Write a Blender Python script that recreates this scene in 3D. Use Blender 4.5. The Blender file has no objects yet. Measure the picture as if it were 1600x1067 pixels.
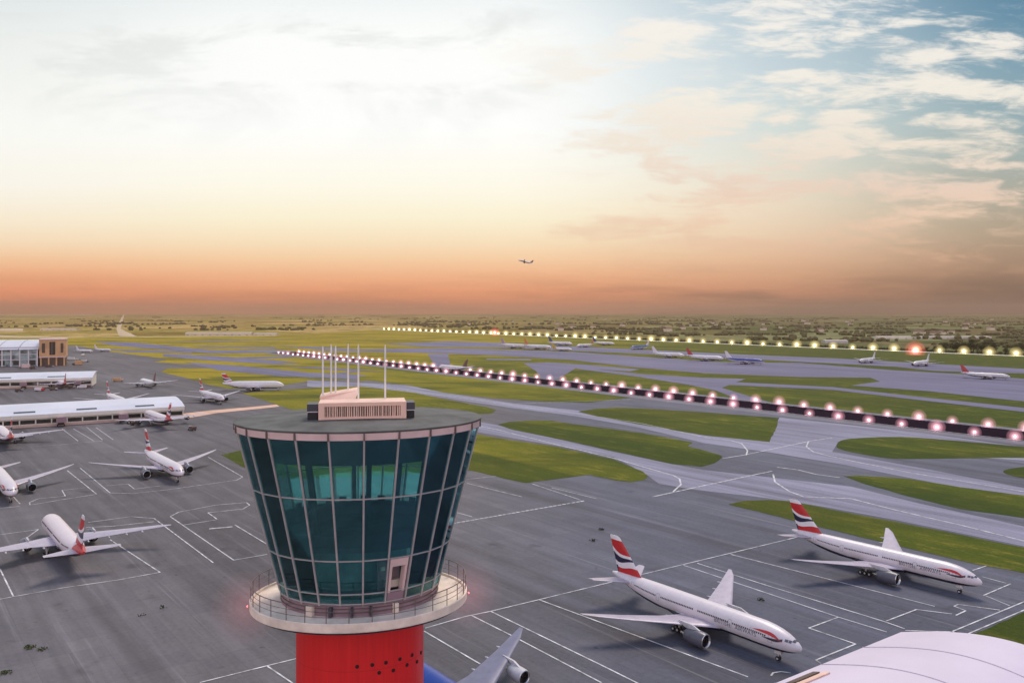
import bpy, bmesh, math, random
from mathutils import Vector, Matrix
random.seed(7)
PI = math.pi
S = bpy.context.scene
COL = S.collection

# ------------------------------------------------------------------ camera frame
F, V0, CU, H = 1300.0, 486.0, 800.0, 80.0      # focal (px of a 1600 px frame), horizon row, centre column, eye height

def gp(u, v, z=0.0):
    """ground (or height z) point seen at photo pixel u, v"""
    d = (H - z) * F / (v - V0)
    return Vector(((u - CU) / F * d, d, z))

def lin(r, g, b):
    def c(x):
        x /= 255.0
        return x / 12.92 if x <= 0.04045 else ((x + 0.055) / 1.055) ** 2.4
    return (c(r), c(g), c(b), 1.0)

# ------------------------------------------------------------------ object helpers
def tag(o, label=None, cat=None, group=None, kind=None):
    if label: o['label'] = label
    if cat: o['category'] = cat
    if group: o['group'] = group
    if kind: o['kind'] = kind
    return o

def empty(name, loc=(0, 0, 0), rz=0.0, scale=1.0):
    o = bpy.data.objects.new(name, None)
    o.empty_display_size = 1.0
    COL.objects.link(o)
    o.location = loc
    o.rotation_euler = (0, 0, rz)
    o.scale = (scale, scale, scale)
    return o

def link(name, mesh, parent=None):
    o = bpy.data.objects.new(name, mesh)
    COL.objects.link(o)
    if parent: o.parent = parent
    return o

class MB:
    def __init__(s): s.v, s.f, s.m = [], [], []
    def add(s, vs, fs, mi=0):
        n = len(s.v)
        s.v += [tuple(p) for p in vs]
        for f in fs:
            s.f.append(tuple(i + n for i in f)); s.m.append(mi)
        return s
    def box(s, x0, x1, y0, y1, z0, z1, mi=0):
        return s.add([(x0,y0,z0),(x1,y0,z0),(x1,y1,z0),(x0,y1,z0),(x0,y0,z1),(x1,y0,z1),(x1,y1,z1),(x0,y1,z1)],
                     [(3,2,1,0),(4,5,6,7),(0,1,5,4),(1,2,6,5),(2,3,7,6),(3,0,4,7)], mi)
    def obox(s, c, ax, ay, az, mi=0):
        c, ax, ay, az = Vector(c), Vector(ax), Vector(ay), Vector(az)
        vs = [c + ax*i + ay*j + az*k for k in (-1,1) for (i,j) in ((-1,-1),(1,-1),(1,1),(-1,1))]
        return s.add(vs, [(3,2,1,0),(4,5,6,7),(0,1,5,4),(1,2,6,5),(2,3,7,6),(3,0,4,7)], mi)
    def tube(s, pts, r, n=6, mi=0, closed=False):
        pts = [Vector(p) for p in pts]
        rings = []
        m = len(pts)
        for i, p in enumerate(pts):
            a = pts[(i-1) % m] if (i > 0 or closed) else p
            b = pts[(i+1) % m] if (i < m-1 or closed) else p
            t = (b - a).normalized()
            q = Vector((0,0,1)) if abs(t.z) < .9 else Vector((1,0,0))
            e1 = t.cross(q).normalized(); e2 = t.cross(e1)
            rr = r[i] if isinstance(r, (list, tuple)) else r
            rings.append([p + e1*rr*math.cos(2*PI*k/n) + e2*rr*math.sin(2*PI*k/n) for k in range(n)])
        vs = [v for ring in rings for v in ring]
        fs = []
        for i in range(m if closed else m-1):
            j = (i+1) % m
            for k in range(n):
                k2 = (k+1) % n
                fs.append((i*n+k2, i*n+k, j*n+k, j*n+k2))
        if not closed:
            fs.append(tuple(range(n))); fs.append(tuple((m-1)*n + k for k in reversed(range(n))))
        return s.add(vs, fs, mi)
    def loft(s, rings, mi=0, cap0=True, cap1=True):
        n = len(rings[0]); vs = [p for r in rings for p in r]; fs = []
        for i in range(len(rings)-1):
            for k in range(n):
                k2 = (k+1) % n
                fs.append((i*n+k, i*n+k2, (i+1)*n+k2, (i+1)*n+k))
        if cap0: fs.append(tuple(reversed(range(n))))
        if cap1: fs.append(tuple((len(rings)-1)*n+k for k in range(n)))
        return s.add(vs, fs, mi)
    def ico(s, c, r, sub=1, mi=0, sc=(1,1,1), jit=0.0, rnd=random):
        bm = bmesh.new(); bmesh.ops.create_icosphere(bm, subdivisions=sub, radius=1.0)
        vs = []
        for v in bm.verts:
            k = r * (1 + (rnd.random()-.5)*jit)
            vs.append((c[0]+v.co.x*k*sc[0], c[1]+v.co.y*k*sc[1], c[2]+v.co.z*k*sc[2]))
        fs = [tuple(v.index for v in f.verts) for f in bm.faces]
        bm.free()
        return s.add(vs, fs, mi)
    def mesh(s, name, mats, smooth=False):
        me = bpy.data.meshes.new(name)
        me.from_pydata([tuple(p) for p in s.v], [], s.f)
        for mt in (mats if isinstance(mats, (list, tuple)) else [mats]): me.materials.append(mt)
        me.polygons.foreach_set('material_index', s.m)
        if smooth:
            me.polygons.foreach_set('use_smooth', [True]*len(s.f))
            if smooth != 'all':
                me.set_sharp_from_angle(angle=math.radians(38))
        me.update()
        return me
    def build(s, name, mats, parent=None, smooth=False):
        return link(name, s.mesh(name, mats, smooth), parent)

# ------------------------------------------------------------------ materials
class NT:
    def __init__(s, tree): s.t = tree; s.n = tree.nodes; s.l = tree.links
    def node(s, typ, ins=None, **kw):
        nd = s.n.new(typ)
        for k, v in kw.items(): setattr(nd, k, v)
        if ins:
            for k, v in ins.items(): s.put(nd.inputs[k], v)
        return nd
    def put(s, sock, v):
        if isinstance(v, bpy.types.NodeSocket): s.l.new(v, sock)
        else: sock.default_value = v
    def math(s, op, a, b=0.0, clamp=False):
        nd = s.n.new('ShaderNodeMath'); nd.operation = op; nd.use_clamp = clamp
        s.put(nd.inputs[0], a)
        if b is not None: s.put(nd.inputs[1], b)
        return nd.outputs[0]
    def mix(s, f, a, b, typ='RGBA', blend='MIX'):
        nd = s.n.new('ShaderNodeMix'); nd.data_type = typ; nd.blend_type = blend
        s.put(nd.inputs[0], f)
        i = 6 if typ == 'RGBA' else 2
        s.put(nd.inputs[i], a); s.put(nd.inputs[i+1], b)
        return nd.outputs[2 if typ == 'RGBA' else 0]
    def ramp(s, f, stops, interp='LINEAR'):
        nd = s.n.new('ShaderNodeValToRGB'); cr = nd.color_ramp; cr.interpolation = interp
        while len(cr.elements) > 1: cr.elements.remove(cr.elements[-1])
        cr.elements[0].position = stops[0][0]; cr.elements[0].color = col4(stops[0][1])
        for p, c in stops[1:]:
            e = cr.elements.new(p); e.color = col4(c)
        s.put(nd.inputs[0], f)
        return nd.outputs[0]
    def step(s, x, a, b):
        nd = s.n.new('ShaderNodeMapRange'); nd.interpolation_type = 'SMOOTHSTEP'
        s.put(nd.inputs[0], x); nd.inputs[1].default_value = a; nd.inputs[2].default_value = b
        return nd.outputs[0]
    def noise(s, vec, scale, detail=4, rough=.55, dist=0.0):
        nd = s.n.new('ShaderNodeTexNoise')
        s.put(nd.inputs['Vector'], vec); nd.inputs['Scale'].default_value = scale
        nd.inputs['Detail'].default_value = detail; nd.inputs['Roughness'].default_value = rough
        nd.inputs['Distortion'].default_value = dist
        return nd.outputs[0]
    def mapping(s, vec, scale=(1,1,1), rot=(0,0,0), loc=(0,0,0)):
        nd = s.n.new('ShaderNodeMapping'); s.put(nd.inputs[0], vec)
        nd.inputs[1].default_value = loc; nd.inputs[2].default_value = rot; nd.inputs[3].default_value = scale
        return nd.outputs[0]
    def xyz(s, vec):
        nd = s.n.new('ShaderNodeSeparateXYZ'); s.put(nd.inputs[0], vec); return nd.outputs
    def comb(s, x, y, z):
        nd = s.n.new('ShaderNodeCombineXYZ')
        for i, q in enumerate((x, y, z)): s.put(nd.inputs[i], q)
        return nd.outputs[0]

def col4(c):
    if isinstance(c, (int, float)): return (c, c, c, 1)
    return tuple(c) if len(c) == 4 else (c[0], c[1], c[2], 1)

def new_mat(name):
    m = bpy.data.materials.new(name); m.use_nodes = True
    t = NT(m.node_tree)
    b = t.n.get('Principled BSDF')
    return m, t, b

def paint(name, c, rough=.45, metal=0.0, var=.08, scale=1.0, bump=0.0, spec=.5):
    """painted / plain surface with slight uneven wear"""
    m, t, b = new_mat(name)
    oc = t.node('ShaderNodeTexCoord').outputs['Object']
    n = t.noise(oc, scale, 5)
    c = col4(c)
    dark = tuple(x*(1-var*1.6) for x in c[:3]) + (1,); lite = tuple(min(1, x*(1+var)) for x in c[:3]) + (1,)
    t.put(b.inputs['Base Color'], t.ramp(n, [(.3, dark), (.7, lite)]))
    t.put(b.inputs['Roughness'], rough); t.put(b.inputs['Metallic'], metal)
    b.inputs['Specular IOR Level'].default_value = spec
    if bump:
        bp = t.node('ShaderNodeBump', {'Height': t.noise(oc, scale*8, 4), 'Strength': bump, 'Distance': .05})
        t.put(b.inputs['Normal'], bp.outputs[0])
    return m

def emit(name, c, strength):
    m, t, b = new_mat(name)
    t.put(b.inputs['Base Color'], col4(c)); t.put(b.inputs['Emission Color'], col4(c)); t.put(b.inputs['Emission Strength'], strength)
    return m

# apron direction: stands, planes and taxi strips all follow this bearing
HX, HY = .613, -.790
ANG = math.atan2(HY, HX)

def tarmac_mat(name, c0, c1, slab=None, streak=.5, stain=.5, east=False, spec=.12):
    m, t, b = new_mat(name)
    oc = t.node('ShaderNodeTexCoord').outputs['Object']
    rot = t.mapping(oc, rot=(0, 0, -ANG))
    big = t.noise(t.mapping(rot, scale=(.004, .014, 1)), 1.0, 5, .6)
    st = t.noise(t.mapping(rot, scale=(.012, .16, 1)), 1.0, 6, .65)
    fine = t.noise(oc, .8, 6, .7)
    f = t.math('ADD', t.math('MULTIPLY', big, .55), t.math('MULTIPLY', st, .45*streak/.5))
    f = t.math('ADD', t.math('MULTIPLY', f, .8), t.math('MULTIPLY', fine, .2))
    c = t.ramp(f, [(.36, c0), (.64, c1)])
    if east:      # colour turns bluer towards the eastern stands, warmer towards the western apron
        rx = t.xyz(oc)[0]
        c = t.mix(t.step(t.math('ADD', rx, t.math('MULTIPLY', big, 60.0)), -10.0, 90.0), t.mix(.55, c, (1.0,.96,.93,1), blend='MULTIPLY'), t.mix(1.0, c, (.80,.90,1.10,1), blend='MULTIPLY'))
    # tyre-darkened lanes and broad stains
    lane = t.step(t.noise(t.mapping(rot, scale=(.0035, .085, 1), loc=(3,7,0)), 1.0, 3, .5), .52, .70)
    c = t.mix(t.math('MULTIPLY', lane, .38), c, tuple(x*.6 for x in col4(c0)[:3]) + (1,))
    wear = t.step(t.noise(t.mapping(rot, scale=(.006, .30, 1), loc=(9,1,0)), 1.0, 5, .7), .55, .72)
    c = t.mix(t.math('MULTIPLY', wear, .45), c, tuple(min(1, x*1.45) for x in col4(c1)[:3]) + (1,))
    # oil and rubber spots
    sp = t.step(t.noise(oc, .055, 3, .55), .63, .75)
    sp2 = t.step(t.noise(oc, .33, 4, .6), .64, .74)
    sp = t.math('MULTIPLY', t.math('MAXIMUM', t.math('MULTIPLY', sp, .5), t.math('MULTIPLY', sp2, .6)), stain, True)
    c = t.mix(sp, c, tuple(x*.45 for x in col4(c0)[:3]) + (1,))
    if slab:
        br = t.node('ShaderNodeTexBrick', {'Vector': rot, 'Color1': (1,1,1,1), 'Color2': (.84,.84,.87,1), 'Mortar': (.55,.55,.55,1), 'Scale': 1.0,
                    'Mortar Size': .035*slab/7.5, 'Brick Width': slab, 'Row Height': slab}, offset=0.0)
        c = t.mix(.75, c, br.outputs[0], blend='MULTIPLY')
    t.put(b.inputs['Base Color'], c)
    t.put(b.inputs['Roughness'], t.mix(st, .55, .8, 'FLOAT'))
    b.inputs['Specular IOR Level'].default_value = spec
    bp = t.node('ShaderNodeBump', {'Height': fine, 'Strength': .15, 'Distance': .02})
    t.put(b.inputs['Normal'], bp.outputs[0])
    return m

def grass_mat(name, stripe=0.52):
    m, t, b = new_mat(name)
    oc = t.node('ShaderNodeTexCoord').outputs['Object']
    x, y, z = t.xyz(oc)
    rot = t.mapping(oc, rot=(0, 0, -ANG))
    rx, ry, rz = t.xyz(rot)
    big = t.noise(t.mapping(rot, scale=(.004, .013, 1)), 1.0, 5, .6)
    mid = t.noise(t.mapping(rot, scale=(.03, .11, 1)), 1.0, 5, .65)
    fine = t.noise(oc, .9, 6, .75)
    # yellower turf towards the western (left) end and far out, greener by the near right taxiways
    golden = t.math('ADD', t.math('MULTIPLY', x, -.0011), t.math('MULTIPLY', y, .00030))
    golden = t.math('ADD', golden, t.math('MULTIPLY', t.math('SUBTRACT', big, .5), 1.6))
    golden = t.math('ADD', golden, t.math('MULTIPLY', t.math('SUBTRACT', mid, .5), .9))
    golden = t.math('ADD', golden, .16, True)
    c = t.ramp(golden, [(0.0, (.070,.105,.012)), (.35, (.165,.180,.016)), (.7, (.34,.295,.020)), (1.0, (.52,.39,.025))])
    pat = t.noise(t.mapping(rot, scale=(.05,.16,1), loc=(5,2,0)), 1.0, 6, .7)
    c = t.mix(t.math('MULTIPLY', t.step(pat, .50, .66), .5), c, (.42,.34,.06,1))
    pat2 = t.noise(t.mapping(oc, scale=(.0045,.016,1), loc=(2,9,0)), 1.0, 6, .65)
    c = t.mix(t.math('MULTIPLY', t.step(pat2, .48, .60), .65), c, (.085,.098,.015,1))
    # mowing swathes
    w = t.math('SINE', t.math('MULTIPLY', t.math('SUBTRACT', t.math('ADD', ry, t.math('MULTIPLY', mid, 5.0)), 275.5), -2*PI/101))
    w = t.math('ADD', t.math('MULTIPLY', t.step(w, -.12, .12), t.math('MULTIPLY', t.math('SUBTRACT', 1.0, t.step(y, 430.0, 900.0)), stripe)), t.math('MULTIPLY', t.math('SUBTRACT', mid, .42), 1.1), True)
    c = t.mix(w, c, (.036,.066,.010,1))
    c = t.mix(t.step(fine, .38, .72), t.mix(.45, c, (.02,.03,.005,1)), c)
    t.put(b.inputs['Base Color'], c)
    b.inputs['Roughness'].default_value = .95; b.inputs['Specular IOR Level'].default_value = .1
    bp = t.node('ShaderNodeBump', {'Height': fine, 'Strength': .5, 'Distance': .2})
    t.put(b.inputs['Normal'], bp.outputs[0])
    return m

def country_mat():
    m, t, b = new_mat('countryside')
    oc = t.node('ShaderNodeTexCoord').outputs['Object']
    x, y, z = t.xyz(oc)
    vo = t.node('ShaderNodeTexVoronoi', {'Vector': t.mapping(oc, scale=(1, .75, 1), rot=(0,0,.4)), 'Scale': .0026, 'Randomness': .85})
    r = t.xyz(vo.outputs['Color'])
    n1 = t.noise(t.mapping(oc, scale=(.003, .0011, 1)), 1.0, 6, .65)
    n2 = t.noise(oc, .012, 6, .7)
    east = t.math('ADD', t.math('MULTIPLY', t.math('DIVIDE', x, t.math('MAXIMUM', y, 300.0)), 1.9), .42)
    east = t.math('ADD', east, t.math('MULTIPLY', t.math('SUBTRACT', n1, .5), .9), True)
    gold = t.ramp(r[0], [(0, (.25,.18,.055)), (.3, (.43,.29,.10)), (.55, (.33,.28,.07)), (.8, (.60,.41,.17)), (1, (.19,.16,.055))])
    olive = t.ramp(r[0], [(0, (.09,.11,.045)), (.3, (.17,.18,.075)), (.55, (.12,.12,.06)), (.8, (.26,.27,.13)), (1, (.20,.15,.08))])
    c = t.mix(east, gold, olive)  # left fields tinted gold: sun glow put into the ground colour
    c = t.mix(t.math('MULTIPLY', t.step(n2, .47, .60), .6), c, (.060,.058,.022,1))
    t.put(b.inputs['Base Color'], c)
    b.inputs['Roughness'].default_value = 1.0; b.inputs['Specular IOR Level'].default_value = 0.0
    return m

M = {}
M['tarmac'] = tarmac_mat('apron_concrete', (.066,.063,.069), (.198,.190,.205), slab=7.5, stain=.9, east=True)
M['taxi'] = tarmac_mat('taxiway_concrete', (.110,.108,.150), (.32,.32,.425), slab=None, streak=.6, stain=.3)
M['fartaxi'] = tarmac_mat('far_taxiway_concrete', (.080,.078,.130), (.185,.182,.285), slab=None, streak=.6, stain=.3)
M['runway'] = tarmac_mat('runway_asphalt', (.010,.007,.014), (.022,.015,.027), stain=.2, spec=0.0)
M['shoulder'] = tarmac_mat('runway_shoulder', (.13,.13,.155), (.20,.20,.24), stain=.2)
M['pink'] = tarmac_mat('sunlit_concrete', (.62,.38,.27), (.80,.52,.38), stain=.3)  # pinkish colour paints sunlight onto one strip of apron
M['grass'] = grass_mat('airfield_grass')
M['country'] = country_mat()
M['line'] = paint('line_paint', (.60,.60,.62), .7, var=.4, scale=.35)
M['track'] = paint('farm_road', (.55,.42,.27), .9, var=.15, scale=.02)
M['white'] = paint('white_paint', (.74,.70,.72), .35, var=.03, scale=.4)
M['navy'] = paint('navy_paint', (.012,.016,.045), .35)
M['red'] = paint('red_paint', (.55,.02,.02), .35)
M['wing'] = paint('wing_grey', (.46,.41,.49), .35, var=.08, scale=.5)
M['metal'] = paint('bare_metal', (.62,.60,.58), .22, metal=.9, var=.05)
M['dark'] = paint('dark_rubber', (.018,.017,.018), .7)
M['fan'] = paint('fan_blades', (.03,.03,.032), .4, metal=.4)
M['winglass'] = paint('cabin_glass', (.02,.022,.03), .15)
M['grey'] = paint('grey_paint', (.32,.31,.33), .5)
M['lightgrey'] = paint('light_grey', (.55,.54,.56), .5)
# ------------------------------------------------------------------ airliners
def fus_mat(name, top, belly, z0=3.75, tail=None, rough=.32):
    """white top, coloured belly below a waterline that climbs under the tail"""
    m, t, b = new_mat(name)
    oc = t.node('ShaderNodeTexCoord').outputs['Object']
    x, y, z = t.xyz(oc)
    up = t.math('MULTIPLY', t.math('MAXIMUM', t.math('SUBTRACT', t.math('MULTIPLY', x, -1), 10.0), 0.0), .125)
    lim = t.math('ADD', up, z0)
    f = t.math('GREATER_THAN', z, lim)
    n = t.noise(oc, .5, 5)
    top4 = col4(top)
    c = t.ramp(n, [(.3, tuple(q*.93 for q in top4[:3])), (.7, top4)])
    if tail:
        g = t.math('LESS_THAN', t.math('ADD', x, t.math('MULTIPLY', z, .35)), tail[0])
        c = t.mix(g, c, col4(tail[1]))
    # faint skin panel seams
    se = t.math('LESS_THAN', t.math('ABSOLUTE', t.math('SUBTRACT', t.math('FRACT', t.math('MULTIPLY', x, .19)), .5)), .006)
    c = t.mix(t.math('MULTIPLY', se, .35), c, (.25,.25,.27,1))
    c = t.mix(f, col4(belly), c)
    t.put(b.inputs['Base Color'], c); b.inputs['Roughness'].default_value = rough
    return m

def flag_fin_mat():
    """fin with waving red, white and navy bands"""
    m, t, b = new_mat('flag_fin')
    oc = t.node('ShaderNodeTexCoord').outputs['Object']
    x, y, z = t.xyz(oc)
    zn = t.math('DIVIDE', t.math('SUBTRACT', z, 8.0), 10.6)
    xf = t.math('DIVIDE', t.math('ADD', t.math('ADD', x, 31.0), t.math('MULTIPLY', zn, 2.5)), 10.0)   # 0 aft .. 1 forward
    wob = t.math('MULTIPLY', t.math('SINE', t.math('MULTIPLY', xf, 5.4)), .075)
    tilt = t.math('MULTIPLY', t.math('SUBTRACT', zn, .16), t.math('MULTIPLY', xf, 1.05))
    q = t.math('ADD', t.math('ADD', zn, tilt), wob)
    W, R, N = (.78,.76,.77), (.52,.018,.022), (.012,.014,.05)
    up = t.ramp(q, [(0, R), (.22, W), (.38, N), (.62, W), (.74, R), (1.0, R)], 'CONSTANT')
    wedge = t.math('MULTIPLY', t.math('GREATER_THAN', q, .379), t.math('LESS_THAN', q, t.math('ADD', .34, t.math('MULTIPLY', xf, .22))))
    up = t.mix(wedge, up, col4(W))
    c = t.mix(t.math('GREATER_THAN', zn, .88), up, col4(W))
    low = t.math('MULTIPLY', t.math('LESS_THAN', xf, .16), t.math('LESS_THAN', zn, .2))
    c = t.mix(low, c, col4(N))
    t.put(b.inputs['Base Color'], c); b.inputs['Roughness'].default_value = .35
    return m

M['deckglass'] = paint('flight_deck_glass', (.12,.12,.14), .15)
M['letter'] = paint('letter_navy', (.10,.10,.16), .5)
M['fus_ba'] = fus_mat('white_navy_fuselage', (.72,.67,.70), (.010,.014,.04))
M['fus_ba_red'] = fus_mat('white_fuselage_red_tail', (.74,.66,.69), (.010,.014,.04), tail=(-21.0, (.50,.03,.03)))
M['fus_white'] = fus_mat('white_fuselage', (.80,.79,.79), (.70,.68,.68))
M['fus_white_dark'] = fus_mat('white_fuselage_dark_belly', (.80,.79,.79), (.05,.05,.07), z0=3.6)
M['fus_blue'] = fus_mat('blue_fuselage', (.03,.12,.38), (.72,.72,.72), z0=5.0)
M['fus_deepblue'] = fus_mat('deep_blue_fuselage', (.012,.05,.30), (.6,.6,.62), z0=5.0)
M['fus_gold'] = fus_mat('white_fuselage_gold_tail', (.80,.79,.75), (.6,.58,.55), tail=(-14.0, (.55,.33,.03)))
M['cowl_dark'] = paint('dark_cowl', (.10,.10,.13), .35)
M['wing_slate'] = paint('slate_wing', (.15,.15,.24), .35, var=.1, scale=.5)
M['fin_ba'] = flag_fin_mat()
M['fin_white'] = M['white']
M['fin_red'] = paint('red_fin', (.45,.05,.06), .4)
M['fin_pink'] = paint('lilac_fin', (.42,.30,.42), .4)
M['fin_orange'] = paint('orange_fin', (.60,.22,.08), .4)
M['fin_gold'] = paint('gold_fin', (.55,.36,.04), .4)
M['fin_navy'] = paint('navy_fin', (.03,.05,.16), .4)
M['fin_brown'] = paint('brown_fin', (.16,.07,.06), .4)

FUS = [(32,.04,4.62),(31.75,.55,4.64),(31.2,.98,4.70),(30.3,1.48,4.80),(29.2,1.93,4.93),(27.8,2.35,5.08),(26,2.72,5.25),(24,2.96,5.38),(21.5,3.1,5.48),
       (14,3.1,5.5),(6,3.1,5.5),(-2,3.1,5.5),(-9,3.1,5.5),(-13,3.04,5.56),(-17,2.80,5.80),(-21,2.36,6.18),(-25,1.75,6.70),(-28.5,1.12,7.12),(-31,.62,7.35),(-32,.34,7.42)]
def fus_at(x):
    for (x1, r1, z1), (x0, r0, z0) in zip(FUS, FUS[1:]):
        if x0 <= x <= x1:
            k = (x - x0) / (x1 - x0); return r0 + (r1-r0)*k, z0 + (z1-z0)*k
    return FUS[-1][1:] if x < 0 else FUS[0][1:]
def skin(x, th, side=1, off=.03):
    """point on the fuselage skin, th degrees up from the horizontal"""
    r, z = fus_at(x); a = math.radians(th); r += off
    return (x, side*r*math.cos(a), z + r*math.sin(a))
def quad_on_skin(mb, xs, th0, th1, side, off=.03, mi=0):
    """a patch between x stations with per-station angle limits"""
    vs = []; fs = []
    for i, x in enumerate(xs):
        a0 = th0[i] if isinstance(th0, (list, tuple)) else th0
        a1 = th1[i] if isinstance(th1, (list, tuple)) else th1
        vs += [skin(x, a0, side, off), skin(x, (a0+a1)/2, side, off), skin(x, a1, side, off)]
    for i in range(len(xs)-1):
        for k in range(2):
            f = (3*i+k, 3*i+3+k, 3*i+4+k, 3*i+1+k)
            fs.append(f if side < 0 else tuple(reversed(f)))
    mb.add(vs, fs, mi)

def fuselage_mesh(wide=1.0, hump=False):
    mb = MB(); rings = []; n = 28
    for x, r, zc in FUS:
        ring = []
        for k in range(n):
            a = 2*PI*k/n
            y, z = r*math.sin(a), r*math.cos(a)
            zz = z*wide + (wide-1)*2.4 if wide != 1.0 else z
            if hump and 8 < x < 30.5 and z > 0:
                g = min(1, (x-8)/6.0) * min(1, (30.5-x)/4.0); zz += .55*r*g*(max(0, math.cos(a))**1.5)*.55
            ring.append((x, y, zc+zz))
        rings.append(ring)
    mb.loft(rings[::-1])
    # wing-body fairing
    rr = []
    for x, w, h in ((11.5,.3,.1),(9.5,2.2,.8),(6,3.1,1.25),(0,3.25,1.4),(-5,3.0,1.25),(-8.5,2.0,.8),(-10.5,.3,.1)):
        rr.append([(x, w*math.sin(2*PI*k/20), 3.2 + h*math.cos(2*PI*k/20)) for k in range(20)])
    mb.loft(rr[::-1])
    return mb

FOIL = [(1,0,0),(.75,.55,0),(.5,.9,0),(.28,1,0),(.1,.72,0),(.02,.33,0),(0,0,0),(.03,-.28,0),(.12,-.5,0),(.35,-.62,0),(.65,-.42,0)]
def foil_ring(y, xle, chord, z, th):
    return [(xle - chord*p[0], y, z + th*chord*.5*p[1]) for p in FOIL]
def wing_mesh(side, secs, fairings=True):
    mb = MB()
    rings = [foil_ring(side*y, xl, c, z, th) for y, xl, c, z, th in secs]
    if side < 0: rings = [r[::-1] for r in rings]
    mb.loft(rings)
    if fairings:
        for y in (6.5, 12.5, 17.5, 22.0):
            for (a, b) in zip(secs, secs[1:]):
                if a[0] <= y <= b[0]:
                    k = (y-a[0])/(b[0]-a[0]); xl = a[1]+(b[1]-a[1])*k; c = a[2]+(b[2]-a[2])*k; z = a[3]+(b[3]-a[3])*k
            xt = xl - c
            rr = []
            for dx, w in ((2.4,.05),(1.6,.30),(.3,.38),(-.8,.24),(-1.5,.04)):
                rr.append([(xt+dx, side*y + w*math.sin(2*PI*q/8), z-.42 + w*.9*math.cos(2*PI*q/8)) for q in range(8)])
            mb.loft(rr[::-1], 1)
    return mb
WSEC = [(1.5, 10.6, 13.8, 3.55, .12), (3.0, 9.3, 12.6, 3.72, .12), (10.0, 3.9, 8.3, 4.55, .105), (20.0, -3.5, 5.0, 5.75, .095), (27.5, -9.0, 2.9, 6.75, .09), (30.5, -12.1, 1.1, 7.15, .08)]
TSEC = [(.5, -22.0, 7.2, 6.75, .10), (2.0, -23.0, 6.5, 6.88, .10), (10.6, -29.2, 2.3, 7.75, .09)]

def fin_mesh():
    secs = [(7.6, -18.8, 10.9, .10), (8.6, -20.4, 9.6, .10), (13.5, -24.8, 6.8, .095), (18.2, -29.1, 4.1, .085), (18.55, -29.9, 3.2, .06)]
    mb = MB()
    mb.loft([[(xl - c*p[0], th*c*.5*(p[1] if p[1] > 0 else p[1]*1.5), z) for p in FOIL][::-1] for z, xl, c, th in secs])
    return mb
def lathe_x(mb, prof, c, n=24, mi=0, cap0=False, cap1=False):
    rings = [[(c[0]+x, c[1]+r*math.sin(2*PI*k/n), c[2]+r*math.cos(2*PI*k/n)) for k in range(n)] for x, r in prof]
    mb.loft(rings, mi, cap0, cap1)
ENG = {'big': 1.0, 'mid': .80}
def nacelle_mesh(s):
    mb = MB()
    lathe_x(mb, [(x*s, r*s) for x, r in ((2.9,1.42),(3.25,1.52),(3.38,1.66),(3.25,1.80))][::-1], (0,0,0), mi=1)      # polished intake lip
    lathe_x(mb, [(x*s, r*s) for x, r in ((3.25,1.80),(2.4,1.96),(1.0,2.03),(-1.0,1.92),(-2.9,1.55),(-2.95,1.44))], (0,0,0), mi=0)
    lathe_x(mb, [(x*s, r*s) for x, r in ((2.0,1.40),(2.9,1.42))][::1], (0,0,0), mi=2)
    lathe_x(mb, [(x*s, r*s) for x, r in ((-2.95,1.44),(-1.2,1.2),(-1.2,.05))], (0,0,0), mi=2)
    return mb
def fan_mesh(s):
    mb = MB()
    lathe_x(mb, [(2.05*s, 1.41*s), (1.95*s, .5*s), (2.3*s, .40*s), (2.75*s, .03*s)], (0,0,0), n=24, cap1=True)
    for k in range(20):
        a = 2*PI*k/20
        mb.obox((2.12*s, .92*s*math.sin(a), .92*s*math.cos(a)), (.05*s, .05*s*math.cos(a), -.05*s*math.sin(a)), (0, .44*s*math.sin(a), .44*s*math.cos(a)),
                (.10*s, -.10*s*math.cos(a), .10*s*math.sin(a)), 1)
    return mb
def core_mesh(s):
    mb = MB(); lathe_x(mb, [(x*s, r*s) for x, r in ((-1.0,1.0),(-2.9,.95),(-4.0,.70),(-4.05,.5),(-5.0,.06))], (0,0,0), n=18, cap1=True); return mb
def pylon_mesh(s):
    mb = MB()
    secs = [(1.6*s, (2.2, -3.6, .28)), (2.05*s, (1.2, -4.8, .24)), (2.9*s, (-1.2, -6.2, .2))]
    mb.loft([[(a*s, w, z), ((a+b)/2*s, w*1.3, z), (b*s, .05, z), (b*s, -.05, z), ((a+b)/2*s, -w*1.3, z), (a*s, -w, z)] for z, (a, b, w) in secs][::1])
    return mb
def wheel_mesh(r, w):
    mb = MB()
    prof = [(-w*.35, r*.45), (-w*.5, r*.5), (-w*.5, r*.88), (-w*.3, r), (w*.3, r), (w*.5, r*.88), (w*.5, r*.5), (w*.35, r*.45)]
    n = 16
    rings = [[(r0*math.sin(2*PI*k/n), y, r0*math.cos(2*PI*k/n)) for k in range(n)] for y, r0 in prof]
    mb.loft(rings)
    mb.m = [1 if len(f) > 4 or i < n or i >= 6*n else 0 for i, f in enumerate(mb.f)]
    return mb
def nose_gear_mesh():
    mb = MB().tube([(25.3,0,3.4),(25.5,0,.62)], .17, 8).tube([(25.5,-.42,.58),(25.5,.42,.58)], .12, 8).tube([(26.6,0,3.2),(25.5,0,1.7)], .09, 6)
    for s in (-1, 1): mb.obox((25.6, s*.5, 2.35), (.95,0,0), (0,.04,0), (0,0,.55), 1)
    return mb
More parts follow.
